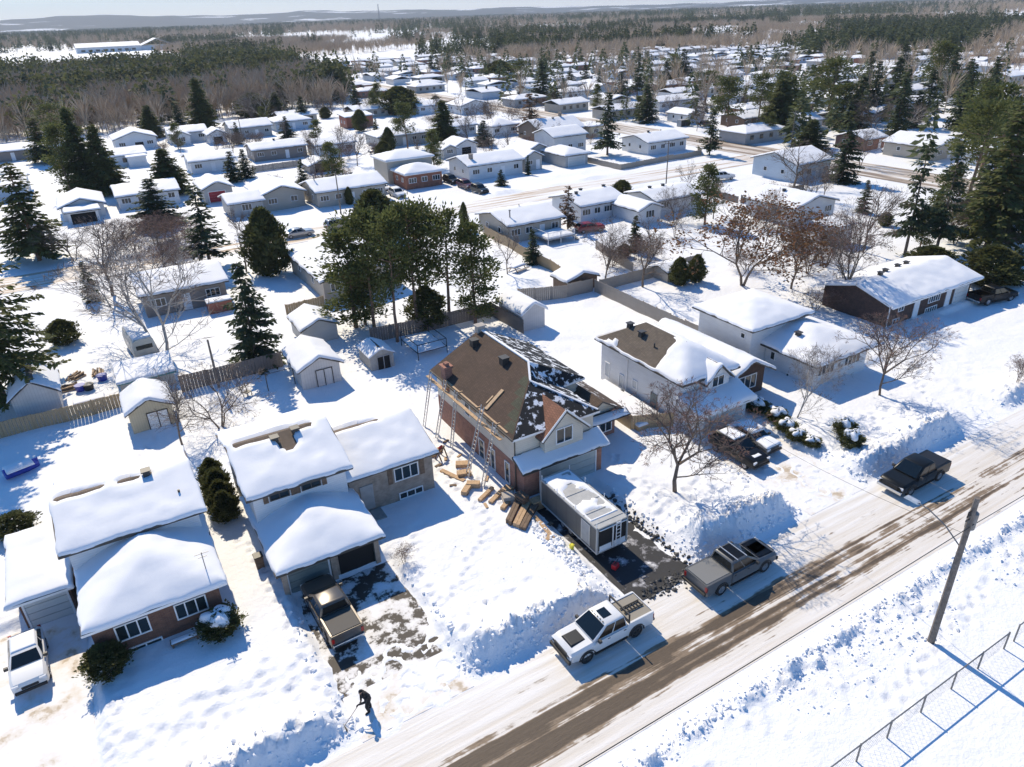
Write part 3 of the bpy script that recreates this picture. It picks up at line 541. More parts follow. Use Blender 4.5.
q=MB(o);q.tube([(38.22,45.3,0),(38.22,45.3,4.5)],.05,6);q.build('downpipe','trim_white',hW)
# --- white split level, two roof levels
o=(56,40,0);hS=thing('split_level_house','long white split level with two plain snow roofs, birch and bare maple at its front','house',o)
block(hS,o,51.0,58.5,42.6,49.5,4.75,'hip',1.1,'siding_white',.6,.32,seed=51)
block(hS,o,53.2,60.8,36.9,42.55,2.85,'hip',1.3,'siding_white',.6,.36,seed=52,ovs=(.8,.8,.8,4),vents=[(55.0,40.5,'vent')])
add_windows(hS,o,[('-v',36.9,54.9,1.2,2.3,1.25,3),('-v',36.9,58.6,1.2,2.3,1.25,3),('-u',51.0,43.6,3.4,.6,.6,0),('-u',53.2,41.6,1.3,.6,.9,0),('-u',53.2,39.6,.3,.4,.4,0)],'trim_white')
# --- long brown brick bungalow on the right
o=(78,42,0);hR=thing('brick_bungalow','long dark brick bungalow with white windows and garage door under one snow roof, right side','house',o)
block(hR,o,71.0,86.4,41.6,49.8,2.95,'gable_u',1.35,'brick_deep',.6,.34,seed=61,ovs=(.7,.7,.8,.5),rim='trim_white',vents=[(74.5,45.6,'vent'),(76.3,46.2,'vent'),(79.2,46.6,'vent'),(81.0,46.7,'vent')])
add_windows(hR,o,[('-v',41.6,73.1,1.75,1.0,.8,1),('-v',41.6,72.6,.35,1.2,.7,1),('-v',41.6,79.2,1.5,2.2,1.15,4),('-v',41.6,79.0,.2,2.2,.8,4)])
panel(hR,o,'front_door','trim_white','-v',41.6,76.0,.4,1.0,2.05);panel(hR,o,'side_door','trim_white','-v',41.6,82.0,.2,.95,2.05);garage_door(hR,o,'-v',41.6,84.5,0,2.5,2.1)
q=MB(o);q.tube([(70.9,41.5,0),(70.9,41.5,2.9)],.07,6);q.build('downpipe','trim_white',hR)
# --- sheds
def shed(name,label,u0,u1,v0,v1,h,roof,rise,wall,door=None,snow=.32,ov=.25,rim='trim_dark',seed=1,cat='shed',roofmat='shingle_grey',bare=None,wins=()):
    o=((u0+u1)/2,(v0+v1)/2,0);t=thing(name,label,cat,o);z=gz(*o[:2])
    block(t,o,u0,u1,v0,v1,h+z*.6,roof,rise,wall,ov,snow,roofmat,seed,bare,.35,rim=rim)
    if door:
        f,c,w,hh,mat=door;pl=v0 if f=='-v' else u0;d=panel(t,o,'door',mat,f,pl,c,z*.6+.1,w,hh,.05)
        fr=MB(o);t_=.08
        for a0,a1,z0,z1 in ((c-w/2-t_,c-w/2,z*.6,z*.6+hh+.18),(c+w/2,c+w/2+t_,z*.6,z*.6+hh+.18),(c-w/2,c+w/2,z*.6+hh+.1,z*.6+hh+.18),(c-.04,c+.04,z*.6,z*.6+hh+.1)):
            if f=='-v':fr.box(a0,a1,pl-.08,pl-.051,z0,z1)
            else:fr.box(pl-.08,pl-.051,a0,a1,z0,z1)
        fr.build('door_trim',rim,d)
    if wins:add_windows(t,o,wins)
    return t
shed('garden_shed','cream garden shed with white double doors in black trim and snowy gable roof',-1.5,2.0,63.4,67.5,2.1,'gable_v',1.1,'siding_yellow',('-v',.7,1.6,1.6,'white_paint'),.4,.3,seed=71)
shed('garden_shed','pale grey gable shed beside the tan board fence, thin snow on grey roof',-10.2,-6.6,71.8,76.5,2.4,'gable_v',1.5,'shed_white',None,.12,.3,seed=72)
shed('garden_shed','large white gable shed with black trimmed door by the spruce',13.4,17.2,63.2,68.5,2.2,'gable_v',1.1,'shed_white',('-v',15.6,1.5,1.7,'shed_white'),.4,.35,seed=73)
shed('garden_shed','small plastic shed with black doorway below the pines',20.4,22.9,63.5,66.8,1.7,'gable_v',.7,'concrete',('-v',21.8,1.3,1.4,'painted_dark'),.15,.1,seed=74,rim='plain_grey')
shed('garden_shed','low grey walled shed with patchy snow roof behind the large white shed',16.5,20.3,73.2,78,2.0,'gable_v',1.0,'siding_grey',None,.3,.3,seed=75)
shed('garden_shed','small white shed with dark conifer bush beside it, behind the brick house',38.0,40.9,63.0,68.2,2.3,'gable_v',1.1,'shed_white',None,.35,.3,seed=76,rim='trim_white')
shed('garden_shed','cream flat topped shed with tiny window in the bare tree yard',91.0,94.8,63.6,67.4,3.0,'shed',.2,'siding_white',None,.14,.3,seed=77,rim='trim_white',wins=[('-v',63.6,92,1.9,.7,.5,0)])
shed('garden_shed','low snow covered shed hidden between two dark cone shrubs',61.9,65.5,66.2,69.4,1.5,'gable_u',.6,'siding_beige',None,.4,.3,seed=78)
shed('garden_shed','low tarp covered lean-to with teal edge behind the cream shed',-1.6,3.2,71.8,76.0,1.6,'shed',.3,'siding_grey',None,.35,.25,seed=79,rim='tarp')
shed('garden_shed','dark gabled shed joined to the tan fence in the centre yard',49.0,53.6,70.2,73.4,1.7,'gable_v',.9,'wood_dark',None,.45,.3,seed=80)
# --- houses of the blocks behind: label, u0,u1,v0,depth,h,roof,rise,wall,group extras
def mhouse(label,u0,u1,v0,dp,h,roof='gable_u',rise=1.3,wall='siding_white',wins=4,seed=1,extra=None,cat='house',name='bungalow',gdoor=None,snow=.36,roofmat='shingle_grey',vents=(),door=True,base=.55,rim='trim_dark',dmat='trim_white'):
    o=((u0+u1)/2,v0+dp/2,0);t=thing(name,label,cat,o)
    block(t,o,u0,u1,v0,v0+dp,h+.4,roof,rise,wall,.5,snow,roofmat,seed,None,.6,vents=vents,rim=rim)
    w=u1-u0;sp=[]
    if gdoor is not None:garage_door(t,o,'-v',v0,u0+gdoor[0],.35,gdoor[1],2.0,gdoor[2])
    for i in range(wins):
        c=u0+w*(i+.5)/max(wins,1)
        if gdoor is not None and abs(c-u0-gdoor[0])<gdoor[1]/2+.8:continue
        if door and i==wins//2:panel(t,o,'front_door',dmat,'-v',v0,c,.5,.95,2.05);continue
        sp.append(('-v',v0,c,1.55,1.3 if i%2 else 1.7,1.05,1 if i%2 else 2))
    for b in (.3,.7):sp.append(('-u',u0,v0+dp*b,1.6,.9,.9,0))
    add_windows(t,o,sp)
    for e in (extra or ()):
        a0,a1,b0,b1,hh,rf,rs,wl=e[:8];block(t,o,a0,a1,b0,b1,hh+.4,rf,rs,wl,.45,snow,roofmat,seed+50,None,.6,rim=rim)
        for s_ in e[8:]:
            if s_[0]=='g':garage_door(t,o,'-v',b0,(a0+a1)/2,.35,(a1-a0)*.72,2.0,s_[1])
            elif s_[0]=='w':add_windows(t,o,[('-v',b0,(a0+a1)/2,1.4,min(1.8,(a1-a0)*.6),1.2,2)])
            elif s_[0]=='v':panel(t,o,'dark_bay_panel','painted_dark','-v',b0,(a0+a1)/2,.3,(a1-a0)*.8,2.0,.012)  # closed dark panel in place of a bay, its shade put into the colour
    return t
mh=mhouse
mh('beige long bungalow between the cedar and the pine cluster, large plain snow roof',22.8,33,85.5,15,2.7,'gable_v',1.2,'siding_beige',3,101,door=False)
mh('beige bungalow with raised back deck, left of the red car',54.2,63.8,93.2,9.5,2.8,'gable_u',1.2,'siding_beige',4,102,vents=[(55.5,95,'stack'),(59,98,'pipe')])
mh('white bungalow with square front wing right of the red car',70.0,79.0,96.5,8.5,2.8,'gable_u',1.2,'siding_white',4,103,extra=[(76.6,81.2,89.6,96.4,2.4,'gable_v',1.0,'siding_white',('w',))],vents=[(71.5,100,'vent'),(73.5,101.5,'vent'),(78,101,'vent')],door=False)
mh('low white garage block with black vents beside the white wing house',83,93,92.5,8,2.5,'gable_u',1.0,'siding_white',3,104,vents=[(85,97,'vent'),(88,97,'vent')])
mh('dark grey sided house behind the leafless birch, brown shed at its wall',3.0,12.5,92.8,9,2.9,'gable_u',1.2,'siding_taupe',3,105)
mh('snow roofed bungalow behind the copper leaved oak',95.5,105,74.5,10,2.8,'gable_v',1.4,'siding_white',3,106,vents=[(99,80,'vent'),(102,79,'vent')])
mh('pale blue gable house at the street corner with white door, right of the white suv',121,131,95.5,11,3.4,'gable_u',1.8,'siding_blue',4,107,name='corner_house')
# row facing the middle street
mh('carport house on the left with dark open bay under white roof',-4.0,3.0,154.5,10,2.5,'gable_v',1.4,'siding_white',0,110,extra=[(-3.2,1.8,151,154.4,2.3,'shed',.3,'siding_white',('v',))],door=False)
mh('white house with flat front canopy between the dense spruce and the wide pine',5.7,16.5,157.8,10,2.6,'gable_u',1.3,'siding_white',4,111)
mh('small white garage with dark red overhead door',20.6,26,153.8,9,2.5,'gable_v',1.4,'siding_grey',0,112,gdoor=(2.4,3.1,'paint_red_door'),cat='garage',name='detached_garage',door=False)
mh('beige twin gabled house with white front windows, right of the red door garage',28.2,36.2,139,11,2.8,'gable_v',1.5,'siding_beige',2,113,extra=[(22.2,28.1,137.6,145,2.5,'gable_u',1.1,'siding_grey',('w',))],door=False)
mh('long grey house with pointed evergreen at its wall, left of the orange brick house',37.5,51.0,135,9.5,2.9,'gable_u',1.4,'siding_beige',5,114,vents=[(42,140.5,'vent'),(46.5,141,'vent'),(38.5,139,'stack')])
mh('orange brick split level with cream upper block, white cars in its driveway',57.3,65.3,139.2,7,3.0,'hip',1.3,'brick_orange',3,115,name='split_level_house',extra=[(56.2,66.5,146.3,154,4.8,'hip',1.2,'siding_beige')],door=False,rim='trim_white')
mh('grey and white bungalow with chimney and small spruce in front, right of three dark cars',71.4,84.6,138.6,9.5,3.0,'gable_u',1.4,'siding_white',4,116,vents=[(73.2,141,'chimney')])
mh('grey bungalow at the edge of the white two car garage house, low plain roof',86.2,90.6,140,10,2.8,'gable_v',1.3,'siding_grey',2,117)
mh('pale house with bay window wing and white garage door, three joined snow roofs',102.0,111.5,152,9,4.2,'gable_u',1.6,'siding_white',3,118,name='split_level_house',extra=[(91.4,97.8,147.5,156,2.6,'gable_v',1.5,'siding_grey',('w',)),(95.4,101.6,137.7,147.4,2.5,'hip',1.2,'siding_grey',('g','garage_door'))],door=False)
mh('cream bungalow inside the wooden picket fence at the crossroads',119,131,137,10,2.9,'gable_u',1.3,'siding_white',4,119,vents=[(123,142,'vent'),(127,142,'pipe')],door=False)
mh('brown gable ended house with tan brick base, right of the rusty spruce',110,124,170,12,2.8,'gable_u',2.4,'siding_brown',4,120,vents=[(117,175,'vent'),(120,176,'chimney')],base=.6)
t=mh('small beige flat fronted garage beside the brown gable ended house',124.4,129,168,6,3.0,'shed',.2,'siding_yellow',1,121,cat='garage',name='detached_garage',door=False)
# row 190
mh('white flat fronted house behind the round topped pine',23.6,33.5,187.5,9,2.8,'gable_u',1.2,'siding_white',3,130)
mh('long taupe sided mobile home with pipe vents, left of the white mobile home',39.6,53.0,194,8,2.8,'gable_u',1.2,'siding_taupe',4,131,vents=[(46,198,'vent')])
mh('white mobile home with two small windows, right of the taupe mobile home',54.5,65,190.5,8,2.7,'gable_u',1.2,'siding_white',3,132)
mh('long grey low house behind two column cedars',72.2,87,192,10,2.8,'hip',1.4,'siding_grey',5,133)
mh('white house with wide snow roof left of the small twin spruce, centre back row',95.5,104,196,9,2.8,'gable_u',1.3,'siding_white',3,134)
mh('white hip roofed house right of the small spruce, centre back row',104.8,113,187.4,9,2.9,'hip',1.5,'siding_white',3,135)
mh('grey shed-like garage with arched door, behind the grey and white bungalow',78.5,82,165.5,5,2.2,'gable_v',1.0,'siding_grey',1,136,cat='garage',name='detached_garage',door=False)
mh('pale blue roofed garage with dark opening, behind the grey and white bungalow',82.8,88.5,167,7,2.4,'gable_v',1.4,'siding_white',0,137,cat='garage',name='detached_garage',gdoor=(2.8,2.6,'painted_dark'),door=False)
mh('dark boathouse shaped shelter with rounded snow roof along the fence',46.5,52.5,170,6,1.6,'gable_v',1.1,'siding_taupe',0,138,cat='shelter',name='shelter',gdoor=(3,3.6,'painted_dark'),door=False)
# row 240
mh('long low house with brown walls on far left edge of the back row',-24,-6.7,242,9,2.6,'gable_u',1.2,'siding_taupe',4,140)
mh('small porch fronted house left of the widest pine',-5.9,1.0,240,9,2.8,'gable_v',1.6,'siding_white',2,141)
mh('cream gable fronted house with dark porch opening near the woods',11.7,22.6,239,11,3.0,'gable_v',1.9,'siding_white',3,142,gdoor=(6.2,2.2,'painted_dark'),door=False)
mh('white house with two small gables beside the tall dark pine',26.6,37.2,242.5,9,2.8,'gable_u',1.4,'siding_white',3,143,extra=[(27,31.5,238,242.4,2.5,'gable_v',1.3,'siding_white',('w',))])
mh('little arch fronted garage right of the two gable house',36.0,41.0,233.5,7,2.5,'gable_v',1.4,'siding_white',0,144,cat='garage',name='detached_garage',gdoor=(2.5,2.6,'painted_dark'),door=False)
mh('grey house with white trim left of the white birch',43.5,55.5,239,10,3.0,'gable_u',1.7,'siding_grey',4,145)
mh('bluish white house behind the lone spruce in the back row',58.7,70,246,10,2.8,'hip',1.5,'siding_blue',3,146)
mh('red brown flat shed next to a square cut hedge by the woods',78.6,87.5,236,7,3.4,'shed',.5,'siding_red',0,147,cat='shed',name='storage_shed',door=False)
mh('pale hip roofed house where the cross street bends, blue shadowed front',122,133,240,11,2.8,'gable_v',1.7,'siding_white',3,148)
mh('snow roofed house just behind the pale hip roofed one',111,121,252,9,2.7,'gable_u',1.3,'siding_white',3,149)
# across the cross street
mh('white bungalow left of the blue shadowed gable house, across the cross street',173.5,184,249,9,2.9,'hip',1.4,'siding_white',4,150)
mh('blue shadowed gable house beside the tall dark spruce across the cross street',186,197,249,10,3.0,'gable_v',1.8,'siding_blue',3,151)
mh('long white house behind the single spruce across the cross street',175.5,193,197.5,9,2.9,'gable_u',1.3,'siding_white',5,152)
mh('small white garage with open carport beside the grey utility box',161.6,168,169,9,2.6,'gable_v',1.2,'siding_white',2,153,cat='garage',name='detached_garage')
mh('house with dark lower wall behind the tall bare trunked pine',167,178,152,9,2.6,'gable_u',1.2,'wood_dark',3,154)
mh('orange brick house with long snow roof behind the round pine across the cross street',235,251,248,9,2.8,'gable_u',1.2,'brick_orange',4,155)
mh('house with rooftop pipes right of the orange brick house',268,280,258,9,2.8,'gable_u',1.3,'siding_white',4,156)
mh('wide low house at the right of the rooftop pipe house',281,298,246,9,2.8,'hip',1.3,'siding_white',4,157)
mh('brown front gable house among evergreens, upper right',333,345,290,10,3.0,'gable_v',2.2,'siding_brown',2,158)
mh('house half hidden behind the broad pine near the leaning pole',167.7,180,136,9,2.8,'gable_u',1.4,'siding_white',3,159)
mh('brown brick garage house left of the white van',159.8,167.2,108.2,8,2.6,'gable_u',1.3,'brick_red',2,160)
mh('cream bungalow with gable end behind the two tall front spruces, right of the white van',160,171,91.5,12,2.8,'gable_v',1.6,'siding_beige',3,161)
mh('snow roofed bungalow under the dark evergreens, upper right corner block',222,237,138,9,2.9,'gable_u',1.5,'siding_blue',3,162)
mh('small snowy house at the foot of the right hand pines',161.5,169.5,78.5,8,2.6,'gable_u',1.2,'siding_white',3,163)
mh('snow roofed house across the bend, left of the pointed spruce by the cross street',169,187,436,10,2.8,'gable_u',1.3,'siding_white',4,164)
mh('grey fronted house right of the house across the bend',183.5,197,424,10,2.9,'gable_u',1.4,'siding_blue',4,165)
mh('small white house with red door left of the round evergreens',173,183.5,331,9,2.7,'gable_u',1.3,'siding_white',3,166,gdoor=(7.5,2.5,'paint_red_door'))
mh('long white bungalow above the small red door house',225.8,240,436,9,2.8,'gable_u',1.3,'siding_white',4,167)
# ------------------------------------------------------------------ vehicles (forward = +x)
def ring(x,w,zb,zt,r=.12):
    return [(x,-w+r,zb),(x,w-r,zb),(x,w,zb+r),(x,w,zt-r),(x,w-r*1.2,zt),(x,-w+r*1.2,zt),(x,-w,zt-r),(x,-w,zb+r)]
def wheels(root,xs,w,r,wd=.24,rim='alloy'):
    for x in xs:
        for s in (-1,1):
            y=s*(w-wd/2+.015);q=MB();n=18;R=[]
            for yy,rr in ((-wd/2,r*.86),(-wd/2+.03,r),(wd/2-.03,r),(wd/2,r*.86),(wd/2-.02,r*.62),(-wd/2+.02,r*.62)):
                R.append([(x+rr*math.cos(2*math.pi*k/n),y+yy,r+rr*math.sin(2*math.pi*k/n)) for k in range(n)])
            vs=[p for a in R for p in a];m=len(R);fs=[(i*n+k,i*n+(k+1)%n,((i+1)%m)*n+(k+1)%n,((i+1)%m)*n+k) for i in range(m) for k in range(n)]
            q.add(vs,fs);t=q.build('wheel','rubber',root,True)
            q=MB();q.tube([(x,y-wd/2+.03,r),(x,y+wd/2-.03,r)],r*.6,14)
            for k in range(5):
                a=2*math.pi*k/5;p=(x+r*.1*math.cos(a),y+s*(wd/2-.02),r+r*.1*math.sin(a));e=(x+r*.55*math.cos(a),y+s*(wd/2-.025),r+r*.55*math.sin(a));q.bar(p,e,.07,.03)
            q.build('rim',rim,t)
def panes(root,q4,mat='glass_car',name='window'):
    for pts in q4:
        q=MB();a=[Vector(p) for p in pts];n=(a[1]-a[0]).cross(a[2]-a[0]).normalized()
        c=sum(a,Vector())/len(a)
        if n.dot(c-Vector((c.x*.3,0,1.0)))<0:n=-n
        o=[tuple(p+n*.012) for p in a];i=[tuple(p-n*.02) for p in a];k=len(a)
        q.add(o+i,[tuple(range(k)),tuple(range(k,2*k))[::-1]]+[(j,(j+1)%k,(j+1)%k+k,j+k) for j in range(k)]);q.build(name,mat,root)
def lerp(a,b,t):return tuple(a[i]+(b[i]-a[i])*t for i in range(3))
def sub(q,u0,u1,v0,v1):   # inner quad of a quad a,b (bottom) c,d (top)
    a,b,c_,d=q;f=lambda u,v:lerp(lerp(a,b,u),lerp(d,c_,u),v)
    return [f(u0,v0),f(u1,v0),f(u1,v1),f(u0,v1)]
def cabin(root,bx,tx,bw,tw,zb,zt,paint,splits,rear=True,top_smooth=True):
    """greenhouse: bx=(rear,front) bottom, tx top; panes on four sides"""
    q=MB();r=.06
    R=[[(bx[1],-bw,zb),(bx[1],bw,zb),(bx[0],bw,zb),(bx[0],-bw,zb)],[(tx[1],-tw,zt-.05),(tx[1],tw,zt-.05),(tx[0],tw,zt-.05),(tx[0],-tw,zt-.05)],[(tx[1]-.14,-tw+.12,zt),(tx[1]-.14,tw-.12,zt),(tx[0]+.12,tw-.12,zt),(tx[0]+.12,-tw+.12,zt)]]
    q.loft(R);cb=q.build('cabin',paint,root,True,.09);cb.modifiers['bevel'].segments=3
    w=[(bx[1],-bw,zb),(bx[1],bw,zb),(tx[1],tw,zt-.05),(tx[1],-tw,zt-.05)];panes(cb,[sub(w,.06,.94,.08,.93)],name='windshield')
    if rear:
        w=[(bx[0],-bw,zb),(bx[0],bw,zb),(tx[0],tw,zt-.05),(tx[0],-tw,zt-.05)];panes(cb,[sub(w,.08,.92,.2,.9)],name='rear_window')
    for s in (-1,1):
        w=[(bx[0],s*bw,zb),(bx[1],s*bw,zb),(tx[1],s*tw,zt-.05),(tx[0],s*tw,zt-.05)]
        panes(cb,[sub(w,a,b,.1,.9) for a,b in splits],name='side_window')
    return cb
def common(root,xf,xr,w,zl,paint,mx,mz):
    for s in (-1,1):
        q=MB();q.box(xf-.06,xf+.03,s*(w-.2)-.16,s*(w-.2)+.16,zl-.09,zl+.09);q.build('headlight','lamphead',root)
        q=MB();q.box(xr-.03,xr+.06,s*(w-.1)-.08,s*(w-.1)+.08,zl-.12,zl+.2);q.build('taillight','lampred',root)
        q=MB();q.frus((mx-.1,mx+.08,min(s*w,s*(w+.2)),max(s*w,s*(w+.2))),(mx-.08,mx+.06,min(s*w,s*(w+.2)),max(s*w,s*(w+.2))),mz,mz+.17);q.build('side_mirror','trim_dark',root)
def car_snow(root,T,x0,x1,y0,y1,z,seed,nose=None):
    V,F=snow_cap(lambda u,v:z+0*u,x0,x1,y0,y1,T,seed,.2,None,0);np_obj('snow_cover',V,F,'snow_soft',root,smooth=True)
def pickup(name,label,u,v,rz,paint,lower=None,hoodpatch=None,bed='open',sunroof=False,chromeb='chrome',group='pickup trucks',L=5.8,rim='alloy',z=0.01,snow=0,dark=False):
    t=thing(name,label,'pickup truck',(u,v,z),rz,group);q=MB();h=L/2
    q.loft([ring(h,.84,.5,.98),ring(h-.12,.95,.42,1.08),ring(h-.5,1.0,.4,1.14),ring(1.28,1.0,.4,1.2),ring(1.0,1.0,.4,1.22),ring(-.98,1.0,.4,1.24)])
    b=q.build('body',[paint],t,True,.0);b.modifiers.new('es','EDGE_SPLIT').split_angle=math.radians(35)
    q=MB();q.box(-h+.06,-1.0,-.98,-.84,.42,1.3);q.box(-h+.06,-1.0,.84,.98,.42,1.3);q.box(-h+.06,-1.0,-.839,.839,.42,.8);q.box(-1.12,-1.0,-.838,.838,.801,1.3);bd=q.build('bed',paint,t,False,.02)
    q=MB();q.box(-h,-h+.055,-.96,.96,.6,1.28);q.build('tailgate',paint,t,False,.015)
    cabin(t,(-1.0,1.42),(-.86,.42),.95,.78,1.235,1.93,paint,((.05,.44),(.48,.9)))
    wheels(t,(h-1.1,-h+1.25),1.01,.43,.3,rim)
    for x in (h-1.1,-h+1.25):
        for s in (-1,1):
            q=MB();q.tube([(x+.52*math.cos(a),s*1.0,.42+.5*math.sin(a)) for a in [math.pi*k/8 for k in range(9)]],.05,6);q.build('wheel_arch','black_plastic',t)
    q=MB();q.box(h-.04,h+.12,-.95,.95,.45,.68);q.build('front_bumper',chromeb,t,False,.03)
    q=MB();q.box(-h-.14,-h-.005,-.93,.93,.5,.68);q.build('rear_bumper',chromeb,t,False,.03)
    q=MB();q.box(h-.05,h+.05,-.58,.58,.72,1.0);[q.box(h+.051,h+.06,-.56,.56,z_,z_+.02) for z_ in (.78,.86,.94)];q.build('grille','black_plastic',t)
    common(t,h-.03,-h,.98,.9,paint,1.05,1.2)
    for s in (-1,1):
        for x0,x1 in ((.22,1.2),(-.9,.18)):
            q=MB();q.box(x0,x1,min(s*.99,s*1.012),max(s*.99,s*1.012),.52,1.2);dd=q.build('door',paint,t,False,.01);q=MB();q.box(x0+.06,x0+.22,min(s*1.012,s*1.035),max(s*1.012,s*1.035),1.06,1.1);q.build('handle','black_plastic',dd)
        q=MB();q.box(-1.0,h-1.6,min(s*.9,s*1.03),max(s*.9,s*1.03),.33,.42);q.build('side_step','black_plastic',t)
    if hoodpatch:
        q=MB();q.frus((1.55,h-.35,-.5,.5),(1.6,h-.42,-.42,.42),1.13,1.225);q.build('hood_scoop',hoodpatch,t,False,.02)
    if sunroof:
        q=MB();q.box(-.3,.28,-.36,.36,1.915,1.932);q.build('sunroof','glass_car',t)
        for k in range(5):
            q=MB();q.box(.4,.46,-.5+.25*k-.04,-.5+.25*k+.04,1.885,1.93);q.build('roof_light','trim_dark',t)
    if dark:
        q=MB();q.box(-.72,.3,-.64,.64,1.925,1.945);q.build('roof_panel','car_black',t);q=MB();q.frus((1.5,h-.3,-.8,.8),(1.55,h-.4,-.74,.74),1.15,1.225);q.build('hood_panel','car_black',t,False,.02)
    if bed=='rack':
        q=MB();q.box(-h+.08,-1.15,-.83,.83,1.0,1.25);q.build('bed_cover','bed_lid',bd)
        q=MB()
        for y in (-.2,.2):q.bar((-2.7,y,1.32),(-1.35,y,1.32),.06)
        for k in range(6):q.bar((-2.6+.22*k,-.2,1.32),(-2.6+.22*k,.2,1.32),.06)
        q.build('ladder','black_plastic',bd)
        q=MB();q.bar((-1.13,-.93,1.36),(-1.13,.93,1.36),.1);q.bar((-1.13,-.93,1.9),(-1.13,.93,1.9),.08);[q.bar((-1.13,y,1.3),(-1.13,y,1.9),.07) for y in (-.9,.9)];q.build('headache_rack','trim_dark',bd)
    elif bed=='cover':
        q=MB();q.box(-h+.07,-1.13,-.835,.835,1.25,1.325);q.build('bed_cover','bed_cover',bd,False,.02)
        [MB().bar((x,-.78,1.96),(x,.78,1.96),.06).build('roof_bar','alum',t) for x in (-.45,.3)]
    elif bed=='lid':
        q=MB();q.box(-h+.07,-1.13,-.835,.835,1.25,1.315);q.build('bed_cover','bed_brown',bd,False,.02)
    elif bed=='dark':
        q=MB();q.box(-h+.07,-1.13,-.835,.835,1.22,1.31);q.build('bed_cover','black_plastic',bd,False,.02)
    if snow:car_snow(t,snow,-.75,.35,-.68,.68,1.915,int(u*10))
    return t
def suv(name,label,u,v,rz,paint,L=4.7,W=.93,zt=1.75,kind='suv',group=None,snow=(),z=.01,rack=True,cat='car'):
    t=thing(name,label,cat,(u,v,z),rz,group);h=L/2;q=MB()
    zh=1.08 if kind!='sedan' else .95;zw=zh+.04
    rr=[ring(h,W-.16,.45,zh-.22),ring(h-.12,W-.04,.36,zh-.08),ring(h-.5,W,.34,zh),ring(h*.4,W,.34,zw),ring(-h*.55,W,.34,zw+.02)]
    rr+=[ring(-h+.14,W-.03,.38,zw-.01),ring(-h,W-.14,.45,zw-.1)]
    q.loft(rr);b=q.build('body',paint,t,True);b.modifiers.new('es','EDGE_SPLIT').split_angle=math.radians(35)
    if kind=='suv':cabin(t,(-h+.12,h*.42),(-h+.42,h*.1),W-.04,W-.2,zw,zt,paint,((.08,.3),(.34,.6),(.64,.92)))
    elif kind=='hatch':cabin(t,(-h+.15,h*.45),(-h+.65,h*.05),W-.05,W-.22,zw,zt,paint,((.1,.45),(.5,.9)))
    elif kind=='van':cabin(t,(-h+.05,h*.75),(-h+.15,h*.5),W-.03,W-.12,zw,zt,paint,((.72,.93),))
    else:cabin(t,(-h*.72,h*.42),(-h*.4,h*.06),W-.05,W-.24,zw,zt,paint,((.12,.47),(.52,.9)))
    wheels(t,(h-.88,-h+.9),W,.34,.22)
    common(t,h-.03,-h,W-.04,zh-.2,paint,h*.34,zw)
    q=MB();q.box(h-.02,h+.07,-W+.12,W-.12,.42,.6);q.build('front_bumper','black_plastic',t,False,.02)
    q=MB();q.box(-h-.06,-h+.02,-W+.12,W-.12,.42,.62);q.build('rear_bumper','black_plastic',t,False,.02)
    q=MB();q.box(h-.04,h+.03,-.4,.4,.64,.8);q.build('grille','black_plastic',t)
    q=MB();q.box(-h-.075,-h-.06,-.26,.26,.66,.78);q.build('licence_plate','white_paint',t)
    if rack and kind=='suv':
        [MB().bar((-h+.5,s*(W-.3),zt+.05),(h*.05,s*(W-.3),zt+.05),.04).build('roof_rail','alum',t) for s in (-1,1)]
    for (x0,x1,y,zz,T) in snow:car_snow(t,T,x0,x1,-y,y,zz,int(u*7+x0*3))
    return t
R90=math.pi/2
pickup('pickup_truck','white crew pickup with black hood scoop, sunroof and ladder rack, parked on the near street',19.0,23.55,math.pi,'car_white',None,'black_plastic','rack',True,'black_plastic',rim='trim_dark')
pickup('pickup_truck','grey pickup with matte bed cover, parked on the street beside the leafless tree snowbank',28.9,23.35,0,'car_grey',None,'black_plastic','cover',False,'black_plastic',L=6.1,dark=True)
pickup('pickup_truck','black pickup with silver bumper parked alone on the street by the tall snowbank',47.5,23.2,math.pi,'car_dark',None,None,'dark')
pickup('pickup_truck','dusty bronze pickup nosed up to the double garage, brown bed cover',6.35,33.5,R90+.04,'car_bronze',None,None,'lid',L=5.5)
pickup('pickup_truck','black pickup beside the long brown brick bungalow at the right edge',88.6,40.0,math.pi*1.5+1.35,'car_black',None,None,'open',snow=0)
suv('suv','black suv with snow on roof and hood at the white house garage',39.35,32.7,-R90,'car_black',4.8,.95,1.75,'suv','cars in the white house driveway',snow=((-1.7,.0,.62,1.74,.14),(1.5,2.0,.5,1.06,.06)))
suv('sedan','car buried under thick snow beside the black suv',41.75,33.4,-R90,'car_grey',4.5,.9,1.48,'sedan','cars in the white house driveway',snow=((-2.2,2.2,.86,.93,.2),(-1.2,.5,.72,1.44,.3)))
suv('hatchback','small white car with snowy roof alone in the left hand driveway',-9.3,39.0,-R90+.05,'car_white',4.3,.88,1.5,'hatch',snow=((-1.4,.0,.62,1.49,.12),(1.0,1.9,.7,.98,.05)))
G2='cars around the middle street'
